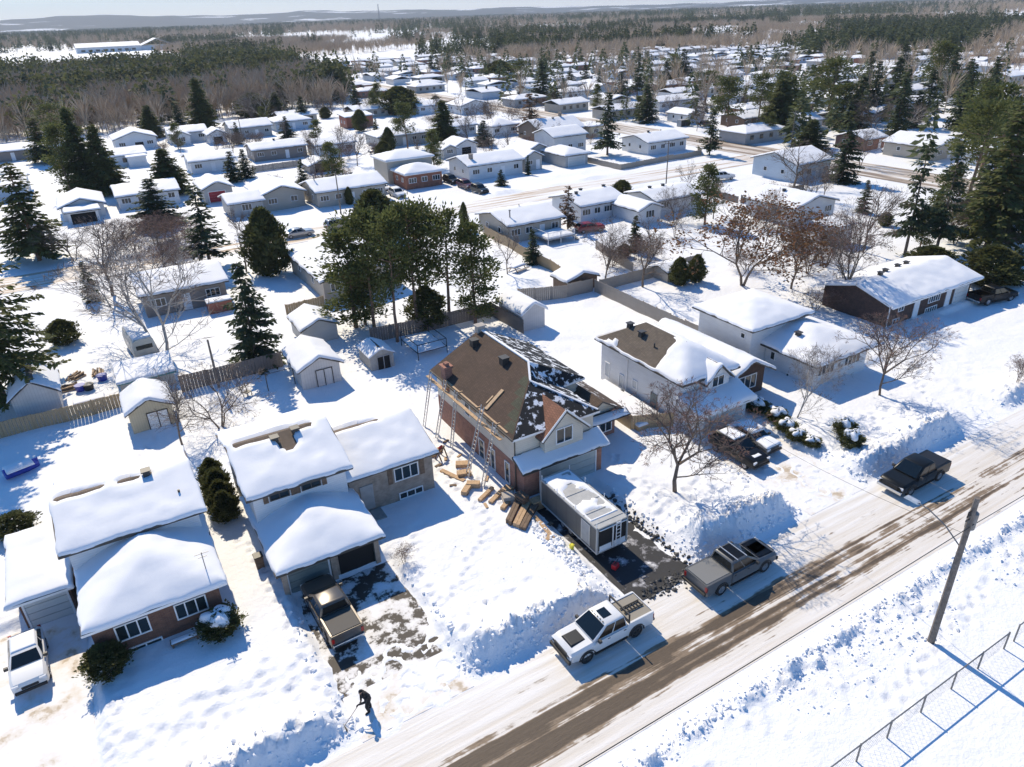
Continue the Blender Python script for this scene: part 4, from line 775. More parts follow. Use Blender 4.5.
for a in (('sedan','silver sedan parked left of the dusty suv on the middle street',28.8,118.0,0,'car_silver',4.8,.92,1.45,'sedan'),('suv','dusty silver suv parked ahead of the silver sedan on the middle street',36.0,118.6,0,'car_silver',5.0,.96,1.8,'suv'),
 ('suv','rear of the two white cars beside the orange brick house',52.6,141.2,-R90,'car_white',4.8,.92,1.7,'suv'),('suv','front of the two white cars beside the orange brick house',53.2,134.6,-R90,'car_white',5.0,.95,1.75,'suv'),
 ('suv','black suv rearmost of three dark cars in one driveway',67.3,139.2,-R90,'car_black',4.8,.95,1.75,'suv'),('suv','maroon suv in the middle of three dark cars',67.5,133.0,-R90,'car_maroon',4.8,.95,1.7,'suv'),('suv','dark suv nearest the street of three parked in line',67.7,127.4,-R90,'car_dark',4.8,.95,1.7,'suv'),
 ('suv','red car beside the brown leafless conifer and deck',68.2,91.6,-.2,'car_red',4.7,.92,1.55,'hatch'),('suv','white suv alone in the yard near the pale blue corner house',112.5,106.5,-.25,'car_white',4.8,.95,1.75,'suv'),
 ('sedan','dark car in front of the grey house by the woods',44,233,.6,'car_dark',4.6,.9,1.45,'sedan'),('sedan','white parked car at the driveway behind the two column cedars',69.0,186,.4,'car_white',4.5,.9,1.45,'sedan'),
 ('suv','light grey car at far left edge beyond the spruce',-10,152,0,'car_silver',4.6,.92,1.6,'suv'),('suv','dark car behind the white wing garage on the right',91,94,0,'car_dark',4.6,.92,1.7,'suv'),('suv','dark car parked before the small white garage across the cross street',163,163,.3,'car_dark',4.6,.92,1.7,'suv')):
    suv(*a,group=G2,snow=((-1.3,.1,.62,a[8]-.01,.1),) if 'white' in a[1] else (),z=.38)
suv('cargo_van','white cargo van parked by the brown brick garage, upper right',164.5,104.0,math.pi,'car_white',6.2,1.0,2.6,'van',z=.38,cat='van')
# trailer
t=thing('cargo_trailer','grey enclosed cargo trailer with white frame, before the brick house garage','trailer',(23.85,32.4,0),0)
q=MB();q.box(-1.2,1.2,-3.4,3.2,.55,2.5);q.build('body','trailer_grey',t)
q=MB()
for x in (-1.2,1.2):
    for y in (-3.4,3.2):q.bar((x,y,.5),(x,y,2.52),.12)
    q.bar((x,-3.4,2.52),(x,3.2,2.52),.1);q.bar((x,-3.4,.55),(x,3.2,.55),.1)
for y in (-3.4,3.2):q.bar((-1.2,y,2.52),(1.2,y,2.52),.1);q.bar((-1.2,y,.55),(1.2,y,.55),.1)
q.build('frame','trailer_trim',t)
q=MB();q.box(-1.15,1.15,-3.35,3.15,2.5,2.57)
for k in range(6):q.box(-1.15,1.15,-3.0+k*1.15,-2.94+k*1.15,2.572,2.61)
rf=q.build('roof','trailer_roof',t)
V,F=snow_cap(lambda u,v:2.575+0*u,-1.12,1.12,-2.6,3.1,.09,90,.2,lambda U,V:1.3*sst(0,.25,fbm(U*.9,V*.9,91,4)+.06*(-V)),0);np_obj('snow_cover',V,F,'snow_soft',rf,smooth=True)
q=MB();q.box(-1.08,1.08,-3.47,-3.42,.7,2.4);q.build('rear_door','painted_dark',t)
q=MB();q.bar((0,-3.5,.65),(0,-3.5,2.45),.1,.05);q.bar((-1.1,-3.5,.72),(1.1,-3.5,.72),.08,.05);q.bar((-1.1,-3.5,2.4),(1.1,-3.5,2.4),.08,.05)
q.box(-1.05,-.1,-3.5,-3.475,.72,1.1);q.box(.1,1.05,-3.5,-3.475,.72,1.1);q.build('door_frame','trim_white',t)
q=MB()
for x in (.2,.55):q.bar((x,-3.6,.7),(x,-3.6,2.75),.045)
for k in range(7):q.bar((.2,-3.6,.85+k*.29),(.55,-3.6,.85+k*.29),.035)
q.build('ladder','trim_white',t)
q=MB();q.box(-1.24,-1.205,-2.6,-1.75,.7,2.3);q.build('side_door','plain_grey',t)
q=MB()
for a,b,c_,d in ((-2.65,-2.6,.65,2.35),(-1.75,-1.7,.65,2.35),(-2.6,-1.75,2.3,2.35)):q.box(-1.25,-1.206,a,b,c_,d)
q.build('door_trim','alum',t)
q=MB()
for x in (-1.18,1.18):
    for y in (-3.3,-1,1.2,3.1):q.bar((x,y,2.5),(x,y,2.95),.04)
q.build('rack_post','trim_white',t)
for x in (-1.08,1.08):
    for y in (-.4,.5):
        q=MB();q.tube([(x-.11,y,.36),(x+.11,y,.36)],.36,16);w_=q.build('wheel','rubber',t);q=MB();q.tube([(x-.13,y,.36),(x+.13,y,.36)],.18,10);q.build('rim','alloy',w_)
q=MB();q.bar((-.8,3.2,.5),(0,4.6,.5),.1);q.bar((.8,3.2,.5),(0,4.6,.5),.1);q.bar((0,4.5,0),(0,4.5,.8),.08);q.build('drawbar','trim_dark',t)
# camper
t=thing('camper_trailer','cream camper trailer with dark window strip under the leafless birch','camper',(1.2,82.6,.2),.1)
q=MB();q.loft([[(x,-3,z) for x,z in pr] for pr in [[(-1.1,.5),(1.1,.5),(1.15,1.6),(1.0,2.4),(.7,2.6),(-.7,2.6),(-1.0,2.4),(-1.15,1.6)]]]+[[(x,2.4,z) for x,z in [(-1.1,.5),(1.1,.5),(1.15,1.6),(1.0,2.5),(.7,2.7),(-.7,2.7),(-1.0,2.5),(-1.15,1.6)]]]);q.build('body','siding_cream',t,False,.05)
panes(t,[[(-.8,-3.02,1.5),(.8,-3.02,1.5),(.8,-3.02,1.95),(-.8,-3.02,1.95)],[(-1.16,-1.5,1.4),(-1.16,.5,1.4),(-1.1,.5,1.9),(-1.1,-1.5,1.9)]],'glass')
q=MB();q.box(-1.0,1.0,-3.5,-3.03,.35,.75);q.build('bumper','trim_dark',t)
q=MB();[q.tube([(s*1.0-.1,-.2,.3),(s*1.0+.1,-.2,.3)],.33,14) for s in (-1,1)];q.build('wheel','rubber',t)
V,F=snow_cap(lambda u,v:2.63+0*u,-.9,.9,-2.8,2.3,.25,95,.3,None,0);np_obj('snow_cover',V,F,'snow_soft',t,smooth=True)
# ------------------------------------------------------------------ person clearing snow
t=thing('person','person in black winter coat, trousers and cap pushing a snow shovel in the driveway','person',(5.85,26.15,.02),math.pi+.15)
def loft_person():
    """one continuous lofted body (+x is the way the person faces)"""
    q=MB();n=10
    def limb(pts,rs):q.tube(pts,rs,n)
    # torso leaning forward over the shovel
    spine=[(-.05,0,.86),(-.03,0,.98),(.03,0,1.1),(.1,0,1.24),(.16,0,1.37),(.2,0,1.43)]
    rad=[(.19,.23),(.2,.225),(.2,.23),(.2,.25),(.155,.24),(.07,.09)]
    rings=[]
    for (x,y,z),(a,b) in zip(spine,rad):rings.append([(x+a*math.cos(2*math.pi*k/n)*.85,y+b*math.sin(2*math.pi*k/n),z-a*math.cos(2*math.pi*k/n)*.35) for k in range(n)])
    q.loft(rings)
    limb([(.19,0,1.4),(.23,0,1.47),(.26,0,1.52)],[.06,.055,.06])
    for s,kx in ((1,.12),(-1,-.1)):
        limb([(-.04,s*.1,.9),(kx*.7,s*.12,.66),(kx+.02,s*.12,.48),(kx-.03,s*.12,.28),(kx-.06,s*.12,.1),(kx-.04,s*.12,.04)],[.125,.118,.095,.09,.075,.07])
        limb([(kx-.12,s*.12,.045),(kx-.02,s*.12,.055),(kx+.1,s*.13,.04),(kx+.17,s*.13,.03)],[.04,.052,.05,.03])
        sh=(.13,s*.2,1.36);el=(.2+.03*s,s*.29,1.08);wr=(.42+.12*s,s*.1,.9+.06*s)
        limb([(.1,s*.12,1.36),sh,lerp(sh,el,.5),el,lerp(el,wr,.4),wr],[.09,.1,.085,.072,.068,.045])
    return q
bq=loft_person()
def hand(q,w,d,s):
    w=Vector(w);d=Vector(d).normalized();side=d.cross(Vector((0,0,1))).normalized()
    q.tube([tuple(w),tuple(w+d*.05),tuple(w+d*.095)],[.034,.044,.038],8)
    for i,(o_,l) in enumerate(((-.03,.07),(-.01,.08),(.012,.075),(.032,.058))):
        a=w+d*.09+side*o_;b=a+d*l*.5+Vector((0,0,-.012));c_=b+d*l*.25+Vector((0,0,-.035));q.tube([tuple(a),tuple(b),tuple(c_)],[.012,.011,.009],6)
    a=w+d*.03+side*s*.04;b=a+side*s*.025+d*.03;c_=b+d*.03+Vector((0,0,-.02));q.tube([tuple(a),tuple(b),tuple(c_)],[.014,.012,.01],6)
hand(bq,(.54,.1,.96),(.7,-.3,-.45),-1);hand(bq,(.3,-.1,.84),(.6,.35,-.5),1)
body=bq.build('body','cloth_black',t,True)
q=MB();rg=[];n=12
for z,a,b,dx in ((-.125,.045,.045,.02),(-.09,.075,.062,.012),(-.04,.088,.072,.0),(.02,.096,.077,-.005),(.07,.088,.072,-.008),(.11,.05,.045,-.01)):
    rg.append([(.285+dx+a*math.cos(2*math.pi*k/n),b*math.sin(2*math.pi*k/n),1.62+z) for k in range(n)])
q.loft(rg);q.tube([(.372,0,1.625),(.398,0,1.598),(.378,0,1.588)],[.012,.017,.01],6)
for s in (-1,1):q.box(.355,.372,s*.032-.014,s*.032+.014,1.628,1.64);q.tube([(.28,s*.074,1.60),(.275,s*.088,1.625),(.28,s*.074,1.65)],[.014,.018,.012],6)
q.box(.352,.37,-.022,.022,1.548,1.556);q.build('head','skin',t,True)
q=MB();rg=[]
for z,a,b in ((.02,.106,.088),(.07,.1,.083),(.115,.062,.055),(.13,.015,.015)):rg.append([(.28+a*math.cos(2*math.pi*k/n),b*math.sin(2*math.pi*k/n),1.62+z) for k in range(n)])
q.loft(rg);q.build('cap','cloth_black',t,True)
t=thing('snow_shovel','black snow pusher shovel held out low by the person in black','shovel',(5.85,26.15,.02),math.pi+.15)
q=MB();q.tube([(.22,-.12,1.0),(.62,.08,.9),(1.62,.12,.16)][0:1]+[(.35,.0,.95),(1.5,.14,.17)],[.016]*3,6);q.build('handle','wood_dark',t)
q=MB();q.loft([[(1.46+dx,y,z) for dx,z in ((.0,.28),(.03,.1),(.12,.02),(.16,.02),(.07,.11),(.03,.28))] for y in (-.22,-.05,.3,.5)]);q.build('blade','black_plastic',t)
# ------------------------------------------------------------------ roof work: ladders, plank, lumber
def ladder(label,b,tp,w=.42):
    b=Vector(b);tp=Vector(tp);t=thing('ladder',label,'ladder',b,0,'ladders against the brick house');d=tp-b
    for s in (-1,1):
        q=MB();q.bar((0,s*w/2,0),tuple(d+Vector((0,s*w/2,0))),.035,.08);q.build('rail','alum',t)
    q=MB();n=int(d.length/.3)
    for k in range(1,n):q.bar(tuple(d*(k/n)+Vector((0,-w/2,0))),tuple(d*(k/n)+Vector((0,w/2,0))),.035)
    q.build('rungs','alum',t)
ladder('aluminium ladder furthest back along the brick house wall',(20.1,50.3,.3),(21.3,50.4,5.4));ladder('second aluminium ladder from the back, beside the brick chimney',(20.2,48.0,.3),(21.45,48.0,5.5))
ladder('third aluminium ladder, behind the chimney end of the plank',(20.6,46.0,.3),(21.5,46.2,5.3));ladder('aluminium ladder leaning at the middle of the brick wall',(19.7,41.6,.3),(21.55,41.8,6.0));ladder('aluminium ladder nearest the street end of the brick wall',(20.1,39.8,.3),(21.45,39.9,5.4))
t=thing('scaffold_plank','long pale scaffold plank carried by ladders along the brick house eave','plank',(21.3,45,4.6));q=MB();q.box(-.14,.14,-6.2,6.3,0,.07);q.build('board','wood_raw',t);q=MB();[q.box(-.2,.2,y-.06,y+.06,-.08,-.002) for y in (-5,-3,1,3,5)];q.build('bracket','alum',t)
t=thing('roof_board','pale board laid up the slope of the brown shingles','board',(22.9,42.4,5.1+.51*1.3));q=MB();q.bar((-.9,-.2,-.40),(.9,.25,.52),.3,.12);q.build('board','wood_raw',t);q=MB();q.bar((-.6,.2,-.20),(.1,.35,.16),.12,.2);q.build('cleat','wood_raw',t)
t=thing('edge_board','long pale board laid along the eave edge of the brown shingles','board',(21.75,45,5.17));q=MB();q.bar((0,-6.4,0),(0,3.6,0),.16,.1);q.build('board','wood_raw',t);q=MB();[q.box(-.1,.25,y-.05,y+.05,.02,.12) for y in (-5,-2,1)];q.build('cleat','wood_raw',t)
rl=random.Random(3)
def plank(label,u,v,L,w,h,ang,z=None,mat='wood_raw',n=1):
    z=gz(u,v) if z is None else z;t=thing('lumber',label,'lumber',(u,v,z),ang,'lumber beside the brick house')
    for k in range(n):
        q=MB();y=(k-(n-1)/2)*w*1.1;q.box(-L/2+rl.uniform(-.1,.1),L/2,y-w/2,y+w/2,-.03,h);q.build('board',mat,t)
D_=math.pi/2
for a in (('tan plank end lying furthest from the street beside the ladders',19.0,46.0,1.6,.5,.25,.35),('short tan block of boards under the ladders',20.2,43.2,1.1,.6,.3,-.5),('pale plank lying beside the short tan block',18.9,42.4,2.4,.35,.12,D_+.35),('stubby crate of tan boards before the ladders',19.7,42.0,1.1,.6,.32,-.3),
 ('lone tan board stack left of the ladder feet',18.9,40.0,1.3,.45,.35,.7),('square tan bundle touching the lone stack',19.6,40.2,.9,.5,.4,-.6),('grey topped bundle of short boards',19.9,38.8,1.7,.3,.22,.5),('snow dusted short boards beside the grey topped bundle',20.3,38.1,1.7,.35,.2,.5),
 ('two stubby boards by the timber stack',20.5,36.9,1.2,.35,.25,.55),('long brown timbers, uppermost of the big stack',20.55,35.9,2.9,.22,.35,.75),('long tan timbers in the middle of the big stack',20.85,35.3,2.9,.24,.3,.72),('long dark edged timbers at the street side of the big stack',21.1,34.8,2.9,.22,.25,.68),
 ('pair of pale narrow planks lying toward the trailer',21.35,33.3,2.6,.14,.1,D_-.1),('dark scrap of board on the snow near the trailer',21.9,33.5,.7,.25,.08,.3)):
    plank(*a,n=2 if 'timbers' in a[0] or 'pair' in a[0] else 1,mat='wood_dark' if 'dark' in a[0] or 'brown' in a[0] else 'wood_raw')
for k,(u,v,a) in enumerate(((18.6,44.3,.2),(19.5,44.8,1.1),(20.6,44.6,.5),(18.3,41.2,-.4),(20.9,40.6,.9),(19.2,37.6,1.4),(20.0,35.0,.1),(21.0,32.2,.7),(19.6,46.6,-.6),(20.7,47.2,.3))):
    plank('small splintered board scrap scattered in the snow by the brick house ladders',u,v,.5+.25*rl.random(),.16+.1*rl.random(),.08,a,mat='wood_dark' if k%3==0 else 'wood_raw')
def bundle(label,u,v,mat,w,d,rows,rz=0):
    t=thing('shingle_bundle',label,'bundle',(u,v,gz(u,v)-.05),rz,'shingle bundles at the garage corner')
    for k in range(rows):
        q=MB();q.box(-w/2+rl.uniform(-.04,.04),w/2+rl.uniform(-.04,.04),-d/2,d/2,k*.16,k*.16+.15);q.build('package',mat,t,False,.02)
bundle('stack of tan shingle bundles nearest the garage corner',22.4,35.9,'wood_raw',.9,.7,5);bundle('leaning stack of brown shingle bundles against the brick',21.5,36.4,'wood_dark',.6,.9,6,.2);bundle('low pile of grey shingle bundles beside the brick corner',20.9,37.3,'brickcap',.9,.8,4,-.3);bundle('mixed pile of paper wrapped bundles at the wall foot',21.3,38.2,'wood_raw',.8,.7,3,.4)
t=thing('gas_can','red fuel can on the dark driveway behind the trailer','fuel can',(23.2,27.75,.02),.4);q=MB();q.box(-.24,.24,-.18,.18,0,.36);q.build('body','red_plastic',t,False,.05);q=MB();q.tube([(.18,0,.36),(.3,0,.5)],.03,6);q.bar((-.15,0,.42),(.1,0,.42),.05);q.build('spout','black_plastic',t)
t=thing('marker_bucket','small yellow bucket in the snow left of the trailer','bucket',(21.8,30.6,gz(21.8,30.6)));q=MB();q.tube([(0,0,-.05),(0,0,.34)],[.14,.17],12);q.build('body','yellow_plastic',t);q=MB();q.tube([(-.17,0,.33),(0,.02,.5),(.17,0,.33)],.012,5);q.build('handle','trim_dark',t)
t=thing('sawhorse','brown sawhorse with red tool on top, by the back ladders','sawhorse',(19.3,45.2,gz(19.3,45.2)),.5);q=MB();q.bar((-.5,0,.85),(.5,0,.85),.12);q.build('beam','wood_dark',t)
for x in (-.4,.4):
    for y in (-.3,.3):q=MB();q.bar((x,0,.82),(x,y,0),.08);q.build('leg','wood_dark',t)
t=thing('power_tool','red power tool resting on the brown sawhorse','tool',(19.3,45.2,gz(19.3,45.2)+.92),.5);q=MB();q.tube([(-.2,0,.1),(.2,0,.12)],.09,8);q.build('body','red_plastic',t,True);q=MB();q.bar((-.1,0,.2),(.15,0,.2),.05);q.build('handle','black_plastic',t)
def bin_(label,u,v,mat,h=1.0,w=.55):
    t=thing('garbage_bin',label,'bin',(u,v,gz(u,v)-.1));q=MB();q.frus((-w*.42,w*.42,-w*.42,w*.42),(-w/2,w/2,-w/2,w/2),0,h);q.build('body',mat,t,False,.02);q=MB();q.box(-w*.54,w*.54,-w*.56,w*.54,h,h+.07);q.build('lid','black_plastic',t,False,.02)
bin_('dark brown garbage bin at the corner of the cream split level',3.7,40.0,'wood_dark')
t=thing('air_conditioner','dark round air conditioner against the white two storey wall','air conditioner',(37.4,45.1,.25));q=MB();q.tube([(0,0,0),(0,0,.75)],.38,14);q.build('housing','trim_dark',t);q=MB();q.tube([(0,0,.751),(0,0,.8)],.34,14);q.build('fan_grille','black_plastic',t)
t=thing('garden_bench','brown bench with snowy seat against the brown brick front wall','bench',(-1.55,35.9,.3));q=MB();q.box(-.75,.75,-.25,.25,.35,.43);q.build('seat','wood_dark',t)
for x in (-.65,.65):q=MB();q.box(x-.05,x+.05,-.2,.2,0,.349);q.build('leg','wood_dark',t)
V,F=snow_cap(lambda u,v:.43+0*u,-.72,.72,-.22,.22,.14,97,.2,None,0);np_obj('snow_cover',V,F,'snow_soft',t,smooth=True)
# clutter behind the tan fence
for i,(l,u,v,m_) in enumerate((('blue plastic drum lying in the yard clutter, right one',-3.0,77.0,'blue_plastic'),('blue plastic tub in the yard clutter, left one',-5.0,75.6,'blue_plastic'),('black tub beside the left blue tub',-4.3,75.4,'black_plastic'))):
    t=thing('plastic_tub',l,'tub',(u,v,gz(u,v)-.1),i);q=MB();q.tube([(0,0,0),(0,0,.7)],[.4,.48],12);q.build('body',m_,t);q=MB();q.tube([(0,0,.6),(0,0,.68)],.52,12);q.build('rim',m_,t)
for i,(l,u,v) in enumerate((('stack of weathered firewood nearest the grey shed',-5.9,76.5),('heap of tan lumber scraps behind the tubs',-5.2,79.0),('small brown wood heap by the right blue drum',-3.3,78.8))):
    t=thing('wood_pile',l,'wood pile',(u,v,gz(u,v)-.1),i*.7)
    for k in range(9):
        q=MB();a=rl.uniform(-.5,.5);q.bar((-.7+rl.uniform(-.3,.3),-.5+.12*k,.15+.1*(k%4)),(.7,-.45+.12*k+a*.4,.2+.13*(k%3)),.13);q.build('log','wood_dark' if k%2 else 'wood_raw',t)
t=thing('patio_table','snow covered picnic table behind the tan fence','table',(-4.4,71.6,.3));q=MB();q.box(-1.3,1.3,-.6,.6,.6,.68);q.build('tabletop','wood_dark',t)
for x in (-1,1):
    for y in (-.45,.45):q=MB();q.bar((x,y,0),(x,y,.6),.09);q.build('leg','wood_dark',t)
V,F=snow_cap(lambda u,v:.68+0*u,-1.35,1.35,-.65,.65,.4,98,.2,None,0);np_obj('snow_cover',V,F,'snow_soft',t,smooth=True)
t=thing('boat','covered boat shape under blue tarp and snow, left edge behind the tan fence shadow','boat',(-9.9,62.3,.2),.3)
q=MB();q.loft([[(x,-w,.55),(x,-w*.4,.05),(x,w*.4,.05),(x,w,.55),(x,0,.85)] for x,w in ((-1.2,.6),(-.5,.7),(.4,.66),(1.0,.4),(1.3,.1))]);q.build('hull','blue_plastic',t)
V,F=snow_cap(lambda u,v:.62+.15*(1-np.abs(v)/.8),-1.1,.9,-.62,.62,.3,99,.2,None,0);np_obj('snow_cover',V,F,'snow_soft',t,smooth=True)
t=thing('play_frame','black steel play frame with snowy net behind the brick house','play frame',(27,65.3,.3));q=MB()
P4=[(-1.6,-2.2),(1.7,-2.2),(1.7,2.2),(-1.6,2.2)]
for x,y in P4:q.bar((x,y,-.2),(x,y,1.7),.07)
q.build('post','black_plastic',t);q=MB()
for i in range(4):a=P4[i];b=P4[(i+1)%4];q.bar((*a,1.7),(*b,1.7),.06);q.bar((*a,.8),(*b,.8),.06)
q.build('rail','black_plastic',t);V,F=snow_cap(lambda u,v:.84+0*u,-1.6,1.7,-2.2,2.2,.1,96,.3,None,0);np_obj('snow_cover',V,F,'snow_soft',t,smooth=True)
t=thing('clothes_frame','thin black clothesline frame beside the big white shed','clothesline',(11.5,65,.3));q=MB()
for x in (-1,1.6):q.bar((x,0,-.3),(x,0,1.9),.08)
q.build('post','trim_dark',t);q=MB();q.bar((-1,0,1.85),(1.6,0,1.85),.05);q.build('rail','trim_dark',t)
t=thing('picket_chair','dark broken chair on the snow below the grey fence','chair',(8.6,65.3,.3),.6);q=MB();q.box(-.3,.3,-.3,.3,.4,.47);q.build('seat','trim_dark',t);q=MB();q.bar((-.3,.3,.4),(-.35,.5,1.1),.06);q.bar((.3,.3,.4),(.35,.5,1.1),.06);q.bar((-.33,.42,.9),(.33,.42,.9),.06);q.build('backrest','trim_dark',t)
for x in (-.26,.26):
    for y in (-.26,.26):q=MB();q.bar((x,y,0),(x*1.1,y,.4),.05);q.build('leg','trim_dark',t)
t=thing('wood_box','orange brown wooden tool shed with lid of snow at the dark grey house wall','shed',(11.0,90.2,.3));q=MB();q.box(-1.4,1.4,-.8,.8,-.2,1.5);q.build('body','siding_red',t);q=MB();q.box(-1.5,1.5,-.9,.9,1.5,1.58);l_=q.build('lid','trim_dark',t);V,F=snow_cap(lambda u,v:1.58+0*u,-1.5,1.5,-.9,.9,.25,94,.2,None,0);np_obj('snow_cover',V,F,'snow_soft',l_,smooth=True)
# deck at the beige bungalow
t=thing('wood_deck','raised grey back deck with railing and stairs, snow piled on it','deck',(60.8,91.0,.3));q=MB();q.box(-2.4,2.6,-2.2,2.1,.9,1.05);q.build('floor','concrete',t);V,F=snow_cap(lambda u,v:1.05+0*u,-2.3,2.5,-2.1,2.0,.5,93,.3,None,0);np_obj('snow_cover',V,F,'snow_soft',t,smooth=True);q=MB()
for x in (-2.3,0,2.5):q.bar((x,-2.1,-.3),(x,-2.1,2.0),.1)
q.bar((-2.3,-2.1,2.0),(2.5,-2.1,2.0),.09);q.bar((-2.3,-2.1,1.2),(2.5,-2.1,1.2),.07);[q.bar((-2.3+.24*k,-2.1,1.2),(-2.3+.24*k,-2.1,2.0),.03) for k in range(20)];q.bar((-2.3,-2.1,2),(-2.3,2,2),.09);q.build('railing','trim_white',t);q=MB();[q.box(2.6+.3*k,2.9+.3*k,-2.1,-.8,.7-.28*k,.8-.28*k) for k in range(4)];q.build('stairs','concrete',t)
t=thing('utility_box','grey metal utility box on the snow beside the cross street garage','utility box',(158.5,167.5,.3));q=MB();q.box(-1.8,1.8,-.9,.9,0,1.9);q.build('body','plain_grey',t,False,.04);q=MB();q.box(-1.7,-.05,-.96,-.91,.15,1.75);q.box(.05,1.7,-.96,-.91,.15,1.75);q.build('door','trim_dark',t)
t=thing('picnic_set','grey wooden deck table with benches in the centre fenced yard','table',(48.6,81.5,.4),.3);q=MB();q.box(-1.2,1.2,-.5,.5,.7,.78);q.box(-1.2,1.2,-1.1,-.75,.4,.46);q.box(-1.2,1.2,.75,1.1,.4,.46);q.build('boards','boards_pale',t);q=MB();[q.bar((x,y,0),(x,y*.3,.7),.08) for x in (-.9,.9) for y in (-.9,.9)];q.build('leg','wood_dark',t);V,F=snow_cap(lambda u,v:.78+0*u,-1.2,1.2,-.5,.5,.3,92,.2,None,0);np_obj('snow_cover',V,F,'snow_soft',t,smooth=True)
# ------------------------------------------------------------------ fences
def fence(label,pts,h=1.6,mat='boards_grey',gap=2.4,rail=True,th=.05,name='board_fence',cat='fence',group='board fences'):
    o=(pts[0][0],pts[0][1],0);t=thing(name,label,cat,o,0,group);q=MB(o);pm=MB(o)
    for a,b in zip(pts,pts[1:]):
        L=math.hypot(b[0]-a[0],b[1]-a[1]);n=max(1,round(L/gap));d=((b[0]-a[0])/L,(b[1]-a[1])/L);nr=(-d[1],d[0])
        for k in range(n):
            p=[a[i]+(b[i]-a[i])*k/n for i in (0,1)];r=[a[i]+(b[i]-a[i])*(k+1)/n for i in (0,1)]
            z0=min(gz(*p),gz(*r));hh=h+rl.uniform(-.04,.04);m_=8
            for j in range(m_):   # boards
                f0=(j+.04)/m_;f1=(j+.96)/m_;x0=[p[i]+(r[i]-p[i])*f0 for i in (0,1)];x1=[p[i]+(r[i]-p[i])*f1 for i in (0,1)];zt=z0+hh+rl.uniform(-.03,.03)
                A_=[(x0[0]-nr[0]*th/2,x0[1]-nr[1]*th/2),(x1[0]-nr[0]*th/2,x1[1]-nr[1]*th/2),(x1[0]+nr[0]*th/2,x1[1]+nr[1]*th/2),(x0[0]+nr[0]*th/2,x0[1]+nr[1]*th/2)]
                q.add([(x,y,z0-.4) for x,y in A_]+[(x,y,zt) for x,y in A_],[(4,5,6,7),(0,1,5,4),(1,2,6,5),(2,3,7,6),(3,0,4,7)])
            pm.bar((p[0]+nr[0]*.07,p[1]+nr[1]*.07,z0-.4),(p[0]+nr[0]*.07,p[1]+nr[1]*.07,z0+hh+.06),.1)
        pm.bar((a[0]+nr[0]*.05,a[1]+nr[1]*.05,gz(*a)+h*.75),(b[0]+nr[0]*.05,b[1]+nr[1]*.05,gz(*b)+h*.75),.05,.08)
    q.build('boards',mat,t);pm.build('post',mat,t)
    return t
fence('tan board fence running left from the cream shed past the grey shed',[(-16,69.6),(-1.8,69.6)],1.5,'boards_tan')
fence('weathered grey board fence between the cream shed and the large white shed',[(3.4,69.3),(13.2,69.6)],1.7,'boards_grey')
fence('dark fence under the pine cluster behind the brick house',[(23.0,70.2),(29.5,69.4),(37.6,69.4),(37.8,62.5)],1.7,'boards_grey')
fence('bright tan fence along the beige bungalow yard',[(53.6,100),(52.6,86),(52.2,79),(51.4,73.8)],1.5,'boards_tan')
fence('weathered fence crossing in front of the centre yard shed',[(42.4,71.2),(48.4,69.2),(52.2,69.2)],1.7,'boards_pale')
fence('long grey fence running toward the street behind the white two storey house',[(52.3,69.0),(52.3,50.5)],1.6,'boards_pale')
fence('grey picket fence along the bare shrub yard',[(53,68.8),(60,68.8),(71,69.5)],1.5,'boards_pale')
fence('pale board fence from the red car yard to the bare shrub yard',[(63.4,83.6),(61.0,72)],1.4,'boards_pale')
fence('low dark fence beside the white suv yard',[(99.8,107),(100.7,91)],1.2,'boards_grey')
fence('fence joining the pale blue corner house yard',[(101,90.6),(115.5,89)],1.5,'boards_grey')
fence('picket fence around the cream crossroads bungalow',[(102.3,143),(103.2,127.6),(128.5,129),(133,135)],1.2,'boards_pale')
fence('tan fence at the back of the beige long bungalow',[(17.5,84),(22.3,84.3)],1.4,'boards_tan')
fence('tan fence in front of the taupe mobile home',[(36,181),(53,181),(56,186)],1.4,'boards_pale')
fence('russet fence beyond the cross street, left part',[(151,286),(176,262)],1.5,'boards_tan')
fence('brown wooden landing fence between the brick house and the white house',[(34.6,48),(34.6,40.2),(37.9,38.6)],1.3,'boards_tan')
t=thing('snowy_landing','long low landing covered in thick snow at the white house wall','landing',(36.4,43.5,.3));q=MB();q.box(-1.5,1.5,-4,4.5,-.3,.5);q.build('platform','boards_tan',t);V,F=snow_cap(lambda u,v:.5+0*u,-1.5,1.5,-4,4.5,.4,90,.3,None,0);np_obj('snow_cover',V,F,'snow_soft',t,smooth=True)
# chain-link fence by the field
def chain(label,us):
    o=(us[0],11,0);t=thing('wire_fence',label,'fence',o,0,'wire fences in the field')
    for u in us:
        q=MB(o);z=gz(u,11);q.tube([(u,11,z-.3),(u,11,z+1.25)],.045,8);q.build('post','galv',t)
    q=MB(o);q.tube([(u,11,gz(u,11)+1.2) for u in us],.035,6);q.build('top_rail','galv',t)
    q=MB(o)
    L=us[-1]-us[0];n=int(L/.3)
    for k in range(n):
        a=us[0]+k*.3
        q.tube([(a,11.02,.3),(min(a+.9,us[-1]),11.02,1.38)],.004,3,cap=False);q.tube([(min(a+.9,us[-1]),11.02,.3),(a,11.02,1.38)],.004,3,cap=False)
    q.build('mesh','galv',t)
chain('wire fence of five bays with dark top rail at the bottom right corner',[21.9,24.3,26.6,29.3,31.9,34.3,36.8]);chain('short wire fence length beyond the gap, at the right edge',[37.8,40.3,42.8,45.3])
